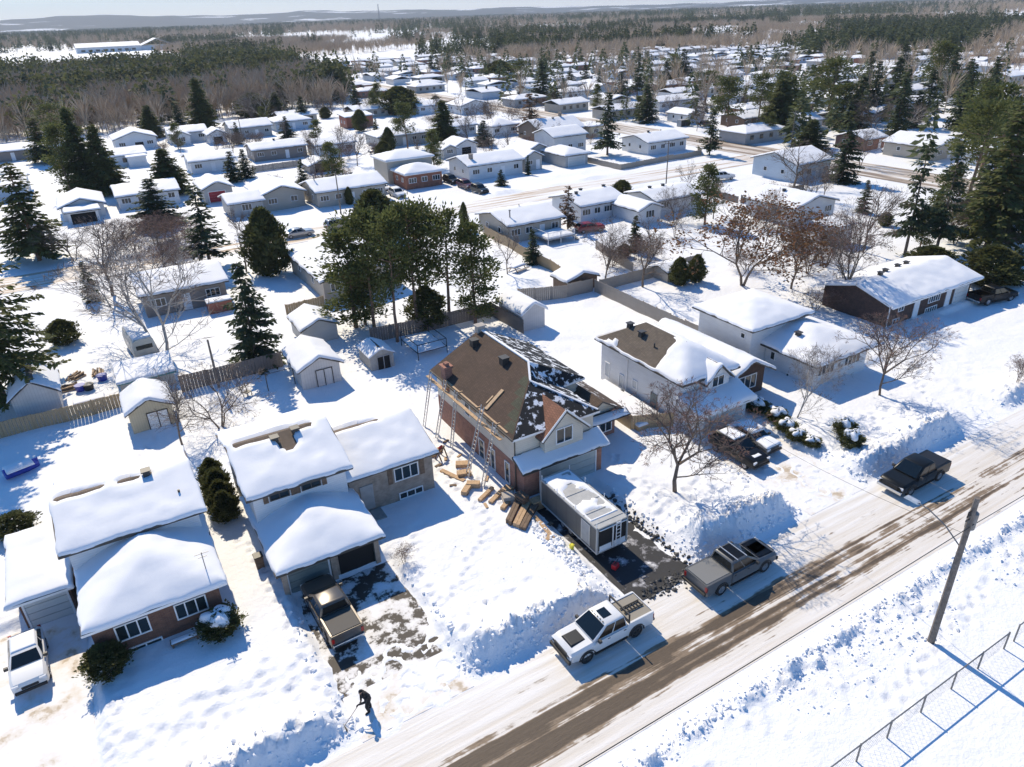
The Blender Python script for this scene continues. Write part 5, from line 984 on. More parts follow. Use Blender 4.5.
# ------------------------------------------------------------------ poles and wires
def upole(label,u,v,h,r=.16,lamp=None,xarm=False,trans=False,group='utility poles'):
    t=thing('utility_pole',label,'pole',(u,v,0),0,group);z=gz(u,v);q=MB();q.tube([(0,0,z-.5),(0,0,h)],[r,r*.68],10);q.build('shaft','pole_wood',t)
    if xarm:q=MB();q.bar((-.9,0,h-.5),(.9,0,h-.5),.1,.12);[q.tube([(x,0,h-.44),(x,0,h-.2)],.04,6) for x in (-.8,0,.8)];q.build('crossarm','pole_wood',t)
    if trans:
        q=MB();q.tube([(.42,.1,h-2.1),(.42,.1,h-1.15)],.24,12);q.tube([(.42,.1,h-1.15),(.42,.1,h-1.02)],[.24,.1],12);q.build('transformer','galv',t)
        q=MB();[q.bar((-.45,0,h-1.0-.25*k),(.1,0,h-1.0-.25*k),.06) for k in range(2)];[q.tube([(-.4+.1*k,0,h-1.0),(-.4+.1*k,0,h-.7)],.035,6) for k in range(3)];q.build('insulator','black_plastic',t)
    if lamp:
        q=MB();q.tube([(0,.1,lamp),(-.05,1.0,lamp+.75),(-.1,2.0,lamp+1.2),(-.12,2.6,lamp+1.25)],.035,6);a_=q.build('lamp_arm','galv',t);q=MB();q.frus((-.28,.04,2.5,3.3),(-.22,-.02,2.55,3.2),lamp+1.2,lamp+1.36);q.build('lamp_head','alum',a_,False,.02)
    return t
upole('tall near pole with street lamp arm and grey transformer, in the foreground field',34,13.4,10.0,.2,6.9,False,True)
for l,u,v,h in (('thin white pole beside the crossing street near the white suv',99.8,109.1,9),('pole left of the leaning tree at the street corner',148.8,120.1,9.5),('leaning pole among the right hand pines',173.3,91.6,9.5),('pole behind the brown gable ended house',153.4,188,9),('pole in front of the twin pines across the cross street',163.3,248.2,9),('tallest far pole left of the cross street',153.3,296.6,13),('pole at the left of the twin column cedars',79.8,215.2,7),('pole by the arch fronted garage',44.6,230.3,8),('pole between the silver suv and the grey house',39.4,128,8),('pole at the grey fence by the leafless sapling',6.6,68.4,5.5)):
    upole(l,u,v,h,.13,None,h>8)
def wire(label,a,b,sag,r=.022):
    t=[];n=14
    for k in range(n+1):
        f=k/n;t.append(tuple(a[i]+(b[i]-a[i])*f-(sag*4*f*(1-f) if i==2 else 0) for i in range(3)))
    q=MB();q.tube(t,r,4);o=q.build('overhead_wire','black_plastic');tag(o,label,'wire','overhead wires')
wire('thin dark wire along the street left of the lamp pole',(34,13.3,8.3),(-14,13.3,8.4),.25);wire('thin dark wire along the street right of the lamp pole',(34,13.3,8.3),(82,13.3,8.4),.25)
wire('thin service wire from the lamp pole to the white two storey house',(33.6,13.5,8.0),(38.5,38.1,4.4),.9,.012)
# ------------------------------------------------------------------ trees
def unit(a):return a/np.maximum(np.linalg.norm(a,axis=-1,keepdims=True),1e-9)
def tubes_np(segs,n=4):
    """segs (k,8): p0,p1,r0,r1 -> quads"""
    segs=np.asarray(segs,float);p0=segs[:,0:3];p1=segs[:,3:6];r0=segs[:,6:7];r1=segs[:,7:8]
    d=unit(p1-p0);up=np.where(np.abs(d[:,2:3])<.9,np.array([[0,0,1.]]),np.array([[1.,0,0]]));a=unit(np.cross(d,up));b=np.cross(d,a)
    V=[];
    for k in range(n):
        c_,s_=math.cos(2*math.pi*k/n),math.sin(2*math.pi*k/n);V.append(p0+(a*c_+b*s_)*r0)
    for k in range(n):
        c_,s_=math.cos(2*math.pi*k/n),math.sin(2*math.pi*k/n);V.append(p1+(a*c_+b*s_)*r1)
    V=np.stack(V,1);m=len(segs);base=(np.arange(m)*2*n)[:,None]
    F=np.concatenate([base+np.array([[k,(k+1)%n,(k+1)%n+n,k+n]]) for k in range(n)],0)
    return V.reshape(-1,3),F
def blades(c,d,nrm,L,Wd):
    """kite shaped leaf/needle sprays: centre base c, direction d, side = d x nrm"""
    d=unit(d);s=unit(np.cross(d,nrm));L=np.asarray(L).reshape(-1,1);Wd=np.asarray(Wd).reshape(-1,1)
    V=np.stack([c,c+d*L*.45+s*Wd,c+d*L,c+d*L*.45-s*Wd],1);n=len(c)
    return V.reshape(-1,3),np.arange(n*4).reshape(n,4)
def spruce_mesh(seed,h=12,r=3.0,dens=1.0,thin=0.0,first=.06):
    g=np.random.default_rng(seed);segs=[(0,0,-.5,0,0,h*.97,.018*h,.02)];C=[];D=[];L=[];Wd=[]
    z=h*first;
    while z<h*.97:
        f=z/h;R=r*((1-f)**.8)*(.82+.36*g.random());nb=max(4,int((5+3*(1-f))*dens))
        for k in range(nb):
            if g.random()<thin:continue
            a=g.random()*6.283;Lb=R*(.6+.55*g.random());dr=.18+.28*(1-f)
            n=max(3,int(Lb/.28));t=np.linspace(.12,1,n);x=Lb*t
            zz=z+.12*Lb*t-dr*Lb*t**1.5+.12*Lb*t**3
            p=np.stack([np.cos(a)*x,np.sin(a)*x,zz],1)
            segs.append((0,0,z,*p[n//2],.035,.02));segs.append((*p[n//2],*p[-1],.02,.008))
            ax=np.array([math.cos(a),math.sin(a),-.15]);sd=np.array([-math.sin(a),math.cos(a),0])
            for s in (-1,1,0):
                m=n;q=p+g.normal(0,.05,(m,3));dd=ax*(.7+.3*abs(s)*0)+sd*s*(.8)+np.array([0,0,-.25])+g.normal(0,.25,(m,3))
                C.append(q);D.append(dd);L.append((.5+.42*(1-t)*min(Lb,3)*.6)*(.7+.6*g.random(m)));Wd.append(.11+.09*g.random(m))
        z+=h*.030*(1+.3*g.random())/max(.6,dens)
    C=np.concatenate(C);D=np.concatenate(D);nr=unit(np.array([0,0,1.])+g.normal(0,.35,C.shape))
    V,F=blades(C,D,nr,np.concatenate(L),np.concatenate(Wd));tv,tf=tubes_np(segs,5);return V,F,tv,tf
def pine_mesh(seed,h=13,r=2.8,first=.35,n_l=30,clump=55,lean=0):
    g=np.random.default_rng(seed);segs=[];P=[];x=y=0;last=(0,0,-.5);nz=8
    pts=[(0,0,-.5)]
    for k in range(1,nz+1):
        x+=g.normal(0,.06)+lean*.1;y+=g.normal(0,.06);pts.append((x,y,h*.95*k/nz))
    for i in range(nz):segs.append((*pts[i],*pts[i+1],.016*h*(1-i/nz)+.03,.016*h*(1-(i+1)/nz)+.03))
    def tr(z):
        f=np.clip(z/(h*.95)*nz,0,nz-.001);i=int(f);a,b=np.array(pts[max(i,0)]),np.array(pts[i+1]);return a+(b-a)*(f-i)
    C=[];D=[];L=[];Wd=[]
    for k in range(n_l):
        f=first+(1-first)*(k+g.random())/n_l;z=h*f*.96;a=g.random()*6.283
        e_=(f-first)/(1-first);R=r*((.35+.75*math.sin(math.pi*min(1,e_*.8+.2))) if first>.2 else (.3+.8*(1-e_)**.7*min(1,.55+e_*3)))*(.55+.6*g.random())
        b=tr(z);e=b+np.array([math.cos(a)*R,math.sin(a)*R,R*(.15+.35*f)+g.normal(0,.15)]);m_=(b+e)/2+np.array([0,0,-.08*R])
        segs.append((*b,*m_,.06,.04));segs.append((*m_,*e,.04,.015))
        for t in (.45,.62,.8,1.0):
            if g.random()<.12:continue
            c=b+(e-b)*t+g.normal(0,.22,3);n=int(clump*(.5+.7*g.random()));s=.35+.3*g.random()
            o=g.normal(0,1,(n,3))*np.array([s,s,s*.55]);C.append(c+o);D.append(unit(o+np.array([math.cos(a)*.3,math.sin(a)*.3,.35]))+g.normal(0,.3,(n,3)))
            L.append(.26+.3*g.random(n));Wd.append(.045+.05*g.random(n))
    c=tr(h*.95)
    for _ in range(3):
        n=clump;o=g.normal(0,1,(n,3))*np.array([.35,.35,.4]);C.append(c+o);D.append(unit(o)+np.array([0,0,.6]));L.append(.3+.25*g.random(n));Wd.append(.05+.04*g.random(n))
    C=np.concatenate(C);D=np.concatenate(D);V,F=blades(C,D,unit(g.normal(0,1,C.shape)+np.array([0,0,.4])),np.concatenate(L),np.concatenate(Wd)*1.5);tv,tf=tubes_np(segs,5);return V,F,tv,tf
def cedar_mesh(seed,h=8,r=2.2,n=5200,shape=1.0):
    g=np.random.default_rng(seed);f=g.random(n)**(.9);a=g.random(n)*6.283
    lob=1+.2*np.sin(a*3+f*9)+.16*np.sin(a*5-f*14+1)+.12*np.sin(a*9+f*31)+.14*g.normal(0,1,n)
    R=r*np.sin(np.pi*np.clip(f*.86+.12,0,1))**.75*(1-f*.35*shape)*lob*(.72+.3*g.random(n)**.5)
    c=np.stack([np.cos(a)*R,np.sin(a)*R,h*f],1);d=np.stack([np.cos(a)*.45,np.sin(a)*.45,np.full(n,.9)],1)+g.normal(0,.35,(n,3))
    nr=np.stack([np.cos(a),np.sin(a),np.zeros(n)],1)+g.normal(0,.4,(n,3));V,F=blades(c,d,nr,.3+.35*g.random(n),.09+.09*g.random(n))
    tv,tf=tubes_np([(0,0,-.4,0,0,h*.85,.12,.03)],6);return V,F,tv,tf
def bare_mesh(seed,h=8,spread=.5,levels=5,trunk=.2,multi=1,twig=1.0,r0=None,up=.18):
    g=np.random.default_rng(seed);segs=[];tips=[];r0=r0 or .016*h
    def grow(p,d,L,r,l):
        n=2 if l<levels-1 else 1;q=p
        for i in range(n):
            d=unit(d+g.normal(0,.1,3)+np.array([0,0,up*.35]));e=q+d*L/n;segs.append((*q,*e,r*(1-.3*i/n),r*(1-.3*(i+1)/n)));q=e
        if l>=levels:tips.append((q,d,L));return
        nb=g.integers(2,4) if l>0 else g.integers(3,5)
        for k in range(nb):
            ax=unit(np.cross(d,g.normal(0,1,3)));an=spread*(.55+.75*g.random());nd=d*math.cos(an)+ax*math.sin(an)
            grow(q,nd,L*(.62+.2*g.random()),r*.62,l+1)
        # side shoots
        for k in range(2 if l>0 else 1):
            t=.3+.6*g.random();b=p+(q-p)*t;ax=unit(np.cross(d,g.normal(0,1,3)));nd=unit(d*.5+ax*.85);
            if l+2<=levels:grow(b,nd,L*.5,r*.4,min(l+2,levels))
    for m in range(multi):
        a=g.random()*6.283;d=unit(np.array([math.cos(a)*.25*(multi>1),math.sin(a)*.25*(multi>1),1.]));grow(np.array([math.cos(a)*.1*(multi>1),math.sin(a)*.1*(multi>1),-.3]),d,h*trunk*(1+.3*(multi>1)),r0/(1 if multi==1 else 1.6),0)
    S_=np.array(segs);top=S_[:,5].max();S_[:,:6]*=h/top
    big=S_[:,6]>.022;tv,tf=tubes_np(S_,4)
    # fine twigs as thin blades at the tips
    C=[];D=[];L=[]
    for q,d,l in tips:
        n=int(4*twig);o=g.normal(0,1,(n,3));C.append(np.repeat((q*h/top)[None],n,0)-d*l*.3*g.random((n,1)));D.append(d+o*.7+np.array([0,0,.15]));L.append((.35+.5*g.random(n))*min(1.2,l*1.6))
    C=np.concatenate(C);D=np.concatenate(D);L=np.concatenate(L);V,F=blades(C,D,g.normal(0,1,C.shape),L,np.full(len(L),.010+.0006*h if h>5 else .012))
    return V,F,tv,tf
def leafy(base,seed,n_per=5,frac=.8,s=.22):
    V,F,tv,tf=base;g=np.random.default_rng(seed);c=V.reshape(-1,4,3)[:,2];k=g.random(len(c))<frac;c=np.repeat(c[k],n_per,0)+g.normal(0,.16,(k.sum()*n_per,3))
    LV,LF=blades(c,g.normal(0,1,c.shape)+np.array([0,0,-.4]),g.normal(0,1,c.shape),s*(.6+.6*g.random(len(c))),s*.35*np.ones(len(c)));return LV,LF,V,F,tv,tf
PROTO={}
def proto(key,crown,trunk,leafmat,barkmat,dims):
    PROTO[key]=(np_mesh(key+'_crown',*crown,leafmat),np_mesh(key+'_trunk',*trunk,barkmat),dims)
for i in range(3):
    V,F,a,b=spruce_mesh(10+i,12,3.2,1.0,.0 if i<2 else .18,.05 if i<2 else .16);proto(f'S{i}',(V,F),(a,b),'leaf_spruce','bark',(12,3.2))
V,F,a,b=spruce_mesh(20,12,3.0,1.0,.30,.2);proto('S3',(V,F),(a,b),'leaf_spruce','bark',(12,3.0))
V,F,a,b=spruce_mesh(24,12,2.8,.8,.2,.15);proto('D0',(V,F),(a,b),'leaf_dead','bark',(12,2.8))
for i in range(4):
    V,F,a,b=pine_mesh(30+i,13,3.0,(.36,.45,.08,.1)[i],(24,19,40,30)[i],(52,50,48,55)[i]);proto(f'P{i}',(V,F),(a,b),'leaf_pine','barkpine',(13,3.2))
V,F,a,b=spruce_mesh(36,13,3.6,1.15,.14,.1);proto('P4',(V,F),(a,b),'leaf_pine','barkpine',(13,3.6))
V,F,a,b=spruce_mesh(38,23,7.2,1.25,.12,.12);proto('P6',(V,F),(a,b),'leaf_pine','barkpine',(23,7.2));V,F,a,b=spruce_mesh(37,13,3.8,1.5,.05,.06);V=V+np.random.default_rng(1).normal(0,.05,V.shape);proto('P5',(V,F),(a,b),'leaf_pine','barkpine',(13,3.8))
for i in range(2):
    V,F,a,b=cedar_mesh(40+i,8,2.2,6000,(1.0,.5)[i]);proto(f'C{i}',(V,F),(a,b),'leaf_cedar','bark',(8,2.0))
for i,(sp,lv,tk,mu,tw) in enumerate(((.55,5,.22,1,1.2),(.42,5,.25,1,1.0),(.5,5,.2,3,1.0),(.38,5,.26,2,1.2))):
    V,F,a,b=bare_mesh(50+i,9,sp,lv,tk,mu,tw);proto(f'B{i}',(V,F),(a,b),'twig','birchbark' if i==3 else 'bark',(9,3.4 if i in (0,2) else 2.6))
V,F,a,b=bare_mesh(50,9,.6,6,.2,1,1.0);proto('B5',(V,F),(a,b),'twigred','bark',(9,3.8))
V,F,a,b=bare_mesh(56,4,.6,5,.2,4,.9);proto('B4',(V,F),(a,b),'twigred','twig',(4,2.0))
LV,LF,V,F,a,b=leafy(bare_mesh(60,11,.5,5,.2,2,.7),61,3,.8,.27);proto('O0',(LV,LF),(np.concatenate([V,a]),np.concatenate([F,b+len(V)])),'leaf_oak','bark',(11,4.4))
rt=random.Random(5)
KN={'S':('spruce_tree','tree'),'P':('pine_tree','tree'),'C':('cedar_tree','tree'),'B':('bare_tree','tree'),'D':('larch_tree','tree'),'O':('oak_tree','tree')}
def tree(key,label,u,v,h,w,group=None,z=None,name=None,cat=None):
    cm,tm,(ph,pr)=PROTO[key];nm,ct=KN[key[0]];t=thing(name or nm,label,cat or ct,(u,v,gz(u,v) if z is None else z),rt.random()*6.28,group)
    sx=w/2/pr;sz=h/ph;sx=max(sx,.12)
    for n_,me in (('crown',cm),('trunk',tm)):
        o=link(bpy.data.objects.new(n_,me),t);o.scale=(sx,sx,sz)
    return t
TR=[('P5','round topped pine in front of the white flat fronted house',16.2,168.5,9.5,10.5),('P1','pine behind the left end of the back row',-2,262,12,10),('S0','spruce at the woods edge left of the tall dark pine',33,266,9,7),('P5','low dense pine by the woods behind the cream gable house',24,262,10,9),('S1','spruce at the woods edge right of the white birch',72,262,9,7),('P5','yellowish pine behind the bluish white house',66,272,10,9),('S0','dark spruce standing by the grey board fence behind the cream shed',11.1,71.6,11.4,6.4),
('P6','big pine cut by the left edge, leaning over the grey gable shed',-11.4,77,23,14.5),('P4','tall loose pine left of the leafless maple, left edge',-8.2,130,15.3,11.6),('P5','tallest dense pine in front of the porch house',1.4,181,18,9.5),('P5','dense pine right of the tallest one before the porch house',5.2,177,14.5,9.5),('P3','pine left of the tallest dense pine by the porch house',-1.8,178,14,7.5),
('P4','pine at the left edge of the back row',-6,232,12,11),('S1','round full spruce left of the thin topped spruce',10.3,140.4,8.7,9.7),('S3','see-through spruce with bare trunk left of the cedar',13.5,110.5,12.0,8.5),
('B0','large leafless maple with forked trunk in the left yard',0,105.3,10.3,12.3),('B3','leafless birch clump beside the camper',3.0,79,12.2,11),('B1','thin leafless sapling behind the cream shed door side',1.8,59.3,7.1,3.4),('B2','leafless shrub between the cream shed and the cream split level',5.2,60.6,5.2,7),
('C0','tapered cedar beside the street left of the beige long bungalow',20.1,101.7,8.9,5.4),('P3','wide yellow green pine above the grey walled shed',23.0,75.0,11.0,8.0),('C0','dark cedar at the head of the pine cluster',38.6,108,7.7,7.0),
('P0','slim bare trunked pine third from the left in the cluster',25.4,68.7,14.0,5.6),('P1','slim pine behind the plastic shed',24.3,72.5,13.6,6.0),('P1','pine in the middle of the cluster with reddish trunk',28.4,69.8,14.4,6.2),('P0','pine with forked trunk at the fence of the cluster',30.0,71.6,13.4,6.4),('P1','second pine from the right in the cluster',32.4,69.8,13.0,6.2),('P3','rightmost pine of the cluster above the dark fence',34.9,68.4,11.4,6.2),('C1','dark undergrowth cedar at the foot of the pine cluster',29.9,70.6,4.6,3.6),('P3','dark bushy pine at the left foot of the pine cluster',24.2,75.2,7.5,5),
('C1','rounded green hedge bush on the snow at the left',-5.9,89.8,2.7,2.8),('C0','cedar nearest the street in the dark hedge between the two split levels',2.95,46.6,2.3,1.7),('C1','cedar second from the street in the dark hedge between the two split levels',2.95,47.75,2.55,1.7),('C0','cedar in the middle in the dark hedge between the two split levels',2.95,48.9,2.8,1.7),('C1','cedar second from the back in the dark hedge between the two split levels',2.95,50.050000000000004,2.3,1.7),('C0','cedar furthest back in the dark hedge between the two split levels',2.95,51.2,2.55,1.7),
('C1','low bush behind the left garage roof',-10.1,53.1,1.6,2.2),
('B5','wide leafless tree in the front yard of the brick house',31.6,31.4,8.3,9.8),('B3','slim birch in front of the white split level',47.6,33.9,6.5,3.9),('B5','leafless maple in front of the white split level',57.0,32.5,7.8,8.2),('B4','small bare shrub in the snow at the right edge',68.1,26.8,2.8,2.6),
('B5','tall brown leafless tree behind the dark brick bungalow',72.0,47.5,12.0,8.5),('O0','oak holding copper leaves behind the white split level',68.7,59.9,12.2,14.5),('B1','leaning bare tree beside the copper oak',72.5,55.5,7.0,6),('B1','small bare tree at the grey picket fence',55.5,70.9,6.2,4.4),('B1','taller bare tree at the fence corner',58.3,66.8,9,6.4),
('C0','left cone shrub in front of the low shed',62.6,64.8,3.4,2.3),('C0','right cone shrub in front of the low shed',65.0,64.3,3.4,2.1),('S3','tall thin spruce left of two behind the dark brick bungalow',95.9,55.8,16,6.6),('S3','tall thin spruce right of two behind the dark brick bungalow',99.2,53.4,15.2,7),
('P4','broad yellow green pine behind the brick bungalow, right edge',106.7,50.7,20,13),('P6','tallest pine at the right edge',113,52,25,12),('P1','pine behind the broad yellow green pine',126.9,65.2,16.6,10.1),('B0','bare tree left of the two thin spruces',92.2,59.7,9.6,8.5),
('S1','lone spruce before the bluish white house in the back row',57.8,230.4,6.4,6.0),('S0','left of the twin spruces beside the white flat fronted house',30.0,172.5,6.8,5.4),('S1','right of the twin spruces beside the white flat fronted house',33.3,175.4,6.6,4.8),('S1','bushy spruce right of centre behind the grey and white bungalow',96.0,176.9,6.6,6.1),('D0','rusty brown half bare spruce at the white two car garage house',113.5,181.5,12.2,9.7),('S2','tall dark spruce inside the picket fence crossroads yard',111.8,143.6,14.7,8.6),
('S2','dark spruce left of the white bungalow across the cross street',165.9,255.1,15.2,13),('S1','short spruce right beside the cross street bungalow',162,240.1,6.3,9),('P1','pine at the far left of the cross street evergreens',171.6,281.7,13.3,9.4),('S0','spruce behind the crossroads spruce',191.1,237.7,9.8,10.2),('S3','tall thin spruce across the cross street',199.8,238.5,16.7,8),('S1','single full spruce beside the long white house across the cross street',155,180.2,11.7,8),
('P1','twin round pine above the small white garage',199.3,200.3,11,10.7),('P0','flat topped pine with long bare trunk across the cross street',155.7,147.3,14.2,9.6),('S2','dark spruce at the crossroads snowbank',129.9,127.8,10.5,6.6),('P1','thin pine left of the dense corner pine',169.6,149.3,14.4,7.1),('P5','dense corner pine right of the long trunk pine',167.9,140.7,14.2,13),('P1','tall open pine in the upper right block',195.8,146.3,16.9,14),
('S0','dense dark spruce right of the pale blue corner house',128.5,90.6,11.8,8),('P5','bushy pine behind the pale blue corner house',150.5,116,7.6,9.6),('B1','leafless orange brown tree at the pale blue corner house',117.0,92.5,8.8,9),('D0','brown leafless conifer by the red car',66.1,94.6,7.4,4.4),
('P5','tall dark pine at the edge of the woods behind the two gable house',41.1,271.4,16.4,10.7),('C1','round evergreen by the white birch at the woods edge',62.6,292.2,8,11),('B3','white birch behind the grey house by the woods',61.6,270.8,11,9),('S0','pointed spruce at the bend of the cross street',191.6,412.1,11.6,8),('S1','tall spruce behind the bend of the cross street',224.6,454.9,12.9,9),('S1','further pointed spruce beyond the bend',286.6,537.6,8.4,9.3),
('C1','cluster of round evergreens behind the small red door house',207,360.1,8.8,13.9),('C1','low round bush near the small red door house',175,373.3,2.9,5.3),('P0','slim pine beside the twin column cedars',78.1,186.7,11.3,6.4),('P5','brown green pine towering over the long grey low house',87.2,182.7,12.1,10.2),('C1','wide round evergreen clump behind the long grey low house',106.7,259.4,9,11.6),('C0','left column cedar before the long grey low house',73.1,187.5,5.6,3.2),('C1','square cut hedge beside the red brown flat shed',80.2,228,6,4),('C0','right column cedar before the long grey low house',68.4,179.6,3.7,3.6),
('S0','spruce at the clearing left of the evergreen clump',100.4,287,7.5,7.5),('S1','dark spruce at the woods edge behind the porch house',26.9,301.5,9.4,10),('P1','pine at the woods edge on the far left',-6.9,301.4,11.7,12),
('S0','left spruce of the upper right evergreen block',188.4,131.4,14.1,8.3),('S1','second spruce of the upper right evergreen block',207.8,140.6,16.4,7.8),('S0','broad spruce in the upper right evergreen block',221.2,143.2,16.9,9.3),('S2','open spruce in the upper right evergreen block',218.3,130,13.8,10.5),('S1','spruce at the back of the upper right evergreen block',237.7,150,12,7.7),('S2','right spruce of the upper right evergreen block',237.3,131,15.4,9.4),('P1','pine ending the upper right evergreen block',250,136.6,10,12.7),('S0','spruce beyond the upper right evergreen block',263.5,182.2,15.4,8.3),('S1','far spruce in the right hand distance',323,207.6,15.2,11),
('P2','low wide pine near the white van',185.6,134.1,11.6,11.1),('B2','bare tree behind the brown brick garage house',183.8,123.5,9.9,10.6),('B3','pale bare birches behind the white van',185.1,117.7,8.5,7.3),('B2','bare tree at the edge of the upper right yard',144.4,97.9,8.7,6.4),('P1','pine over the small snowy house at the right',168.4,81.9,11,10.6),('P4','great pine above the right hand roofs',190,100,15,12),('S1','dark spruce behind the great right hand pine',205,112,17,9),('S0','spruce at the left of the great right hand pine',180,114,15,8),('P1','wide pine between the leaning pole and the right edge',150,76,17,11),('P1','open pine right beside the leaning pole',143,70,15,9),('S1','spruce under the tallest right edge pine',121,60,11,7),('P3','yellow green pine low at the right edge',110,46,9,6),('S0','spruce far above the right edge roofs',262,150,17,10),('P2','broad pine far above the right edge roofs',280,165,17,13),('S1','slim spruce far above the right edge roofs',246,128,16,8),('P2','pine mass left end of the upper right evergreen block',180,150,14,12),('S0','young spruce in the upper right block',200,122,10,7),('S2','ragged spruce in the upper right block',228,118,16,8),
('C1','dark hedge at the right end of the dark brick bungalow',93.1,43.0,4.6,5.5),('C1','low hedge behind the dark brick bungalow',91.7,49.7,3.3,4.7),('S1','small spruce by the black pickup at the right edge',95.4,41.4,4.6,3.5),
('S0','skinny small evergreen at the grey and white bungalow corner',84.8,136.6,4.4,1.8),('C0','thin column cedar at the beige bungalow side',52.7,105.1,4.2,1.3),('S1','small spruce in front of the grey and white bungalow',74.9,131.3,3.4,3),('C0','pointed evergreen against the long grey house wall',43.3,134.3,3.2,1.4),('S0','spruce left of the bend at the clearing',115.7,351.9,9.9,7),
('S2','spruce among the far upper right houses',336,282,8.8,9.6),('S0','spruce over the orange brick house',241.6,268.5,10.5,9.5),('S1','tall spruce behind the orange brick house',250.1,266.9,15.3,11),('P1','pine left of the spruces behind the orange brick house',262.3,287.4,11.2,9.8),('S0','slim spruce left of the far orange brick house',209.5,275.6,9.8,5.3),('S1','slim twin spruce left of the far orange brick house',206.1,293.8,9.3,6.4),('S2','spruce in the row of far evergreens across the cross street',219.3,300.3,10,6.7),
('B4','bare shrub in the yard behind the tan fence corner',60.5,76,3.4,6.0),('B4','wide brown thicket by the grey picket fence',65.5,74.5,3.6,6.5),('B4','brown thicket beside the copper oak',73.5,63.5,3.0,6.0),('B4','bare hedge left of the dark grey house',9.6,117,3.4,7.5),('B4','brown hedge in front of the flat canopy house',4.4,135,3.4,8),('B4','second brown hedge along the left yard',12.5,123,4.2,9),('B4','third brown thicket at the left yard path',8.2,127,4.4,9),('B4','brown thicket below the round full spruce',11.5,131,4.2,9),('B4','brown thicket left of the round full spruce',5.2,125,4.2,9),('B4','brown thicket by the camper lane',6.5,112,3.6,8),('B2','brown bush at the foot of the tall loose pine',-3.5,126,6,7),('B4','bare bush in the yard of the white suv',104,99.5,2.6,3.2),('B4','reddish shrub below the pale blue corner house',108,88,3,6),('B4','thicket behind the cream flat topped shed',88,67.5,3.4,6),('B4','thicket left of the cream flat topped shed',84.5,62,3.2,6),('B2','wide bare tree over the snow roofed bungalow yard',82.5,58.5,7.5,8.5),('B2','bare tree between the oak and the dark brick bungalow',78.6,57.8,6.5,7),('B4','bare bramble on the roof side of the dark brick bungalow',68.8,49,2.6,5)]
for a in TR:
    k,l,u,v,h,w=a;b4=k=='B4';tree(k,l,u,v,h,w,None,name='bare_shrub' if b4 else ('evergreen_bush' if k[0]=='C' and h<4.7 else None),cat='shrub' if b4 or (k[0]=='C' and h<4.7) else None)
# small growth in the back yards of the middle blocks
FB=[(-6,22,104,112),(14,22,118,132),(39,52,70,90),(55,70,74,84),(74,98,80,88),(84,100,96,106),(20,50,150,168),(50,75,156,186),(88,100,156,186),(100,118,158,170),(30,75,204,214),(20,70,222,232),(76,108,204,226),(108,130,196,236),(40,130,256,276),(118,131,150,166),(153,160,108,170),(160,185,176,192),(180,200,160,190),(196,225,170,215),(155,172,186,246),(200,232,220,262),(80,96,62,72),(86,120,72,84),(98,130,56,72),(104,118,48,60)]
gf=np.random.default_rng(64);kinds=('B4','B1','S1','B2','C1','B0','S0','P3')
GL={'B4':('bare_shrub','shrub','leafless brown shrub in a back yard of the middle blocks','yard shrubs'),'B1':('bare_tree','tree','slim leafless tree in a back yard of the middle blocks','slim yard trees'),'B2':('bare_tree','tree','many stemmed leafless tree in a back yard of the middle blocks','many stemmed yard trees'),'B0':('bare_tree','tree','wide leafless tree in a back yard of the middle blocks','wide yard trees'),'S1':('spruce_tree','tree','small dense spruce in a back yard of the middle blocks','small yard spruces'),'S0':('spruce_tree','tree','small dense spruce in a back yard of the middle blocks','small yard spruces'),'C1':('evergreen_bush','shrub','low evergreen bush in a back yard of the middle blocks','yard evergreen bushes'),'P3':('pine_tree','tree','small bushy pine in a back yard of the middle blocks','small yard pines')}
HP=np.array([(o.location.x,o.location.y) for o in COL.objects if o.get('category') in ('house','garage','shed')])
for (a,b,c_,d_) in FB:
    for _ in range(int((b-a)*(d_-c_)/70)+2):
        u=a+(b-a)*gf.random();v=c_+(d_-c_)*gf.random();k=kinds[int(gf.choice(8,p=(.36,.15,.06,.14,.09,.1,.04,.06)))]
        if np.min(np.maximum(np.abs(HP[:,0]-u)/7.5,np.abs(HP[:,1]-v)/6.5))<1 or 112<v<125:continue
        h={'B4':2+2*gf.random(),'B1':5+4*gf.random(),'B2':4+4*gf.random(),'B0':5+4*gf.random(),'S1':3+3.5*gf.random(),'S0':3+3.5*gf.random(),'C1':1.5+2.5*gf.random(),'P3':5+5*gf.random()}[k]
        w=h*{'B4':1.5,'B1':.5,'B2':.8,'B0':.8,'S1':.55,'S0':.55,'C1':.9,'P3':.6}[k];nm,ct,l,gr=GL[k];tree(k,l,u,v,h,w,gr,name=nm,cat=ct)
# shrubs with snow at the front yards
def snowy_bush(label,u,v,r,h,key='C1',sn=.6):
    t=tree(key,label,u,v,h,r*2,None,name='snowy_bush',cat='shrub');g=np.random.default_rng(int(u*10));a=np.linspace(0,6.283,25)[:-1];rr=np.linspace(0,1,7)
    V=[];z0=gz(u,v)
    for q in rr:
        for k in a:
            R=q*r*.85*(1+.22*math.sin(3*k+u)+.12*math.sin(5*k+2*v));V.append((R*math.cos(k),R*math.sin(k),h*(.72+.32*math.sqrt(max(0,1-q**2.2)))+.06*math.sin(4*k+q*5)))
    for k in a:V.append((r*.7*math.cos(k),r*.7*math.sin(k),h*.62))
    V=np.array(V);n=len(a);F=np.array([[i*n+k,i*n+(k+1)%n,(i+1)*n+(k+1)%n,(i+1)*n+k] for i in range(len(rr)) for k in range(n)])
    np_obj('snow_cap',V,F,'snow_soft',t,smooth=True)
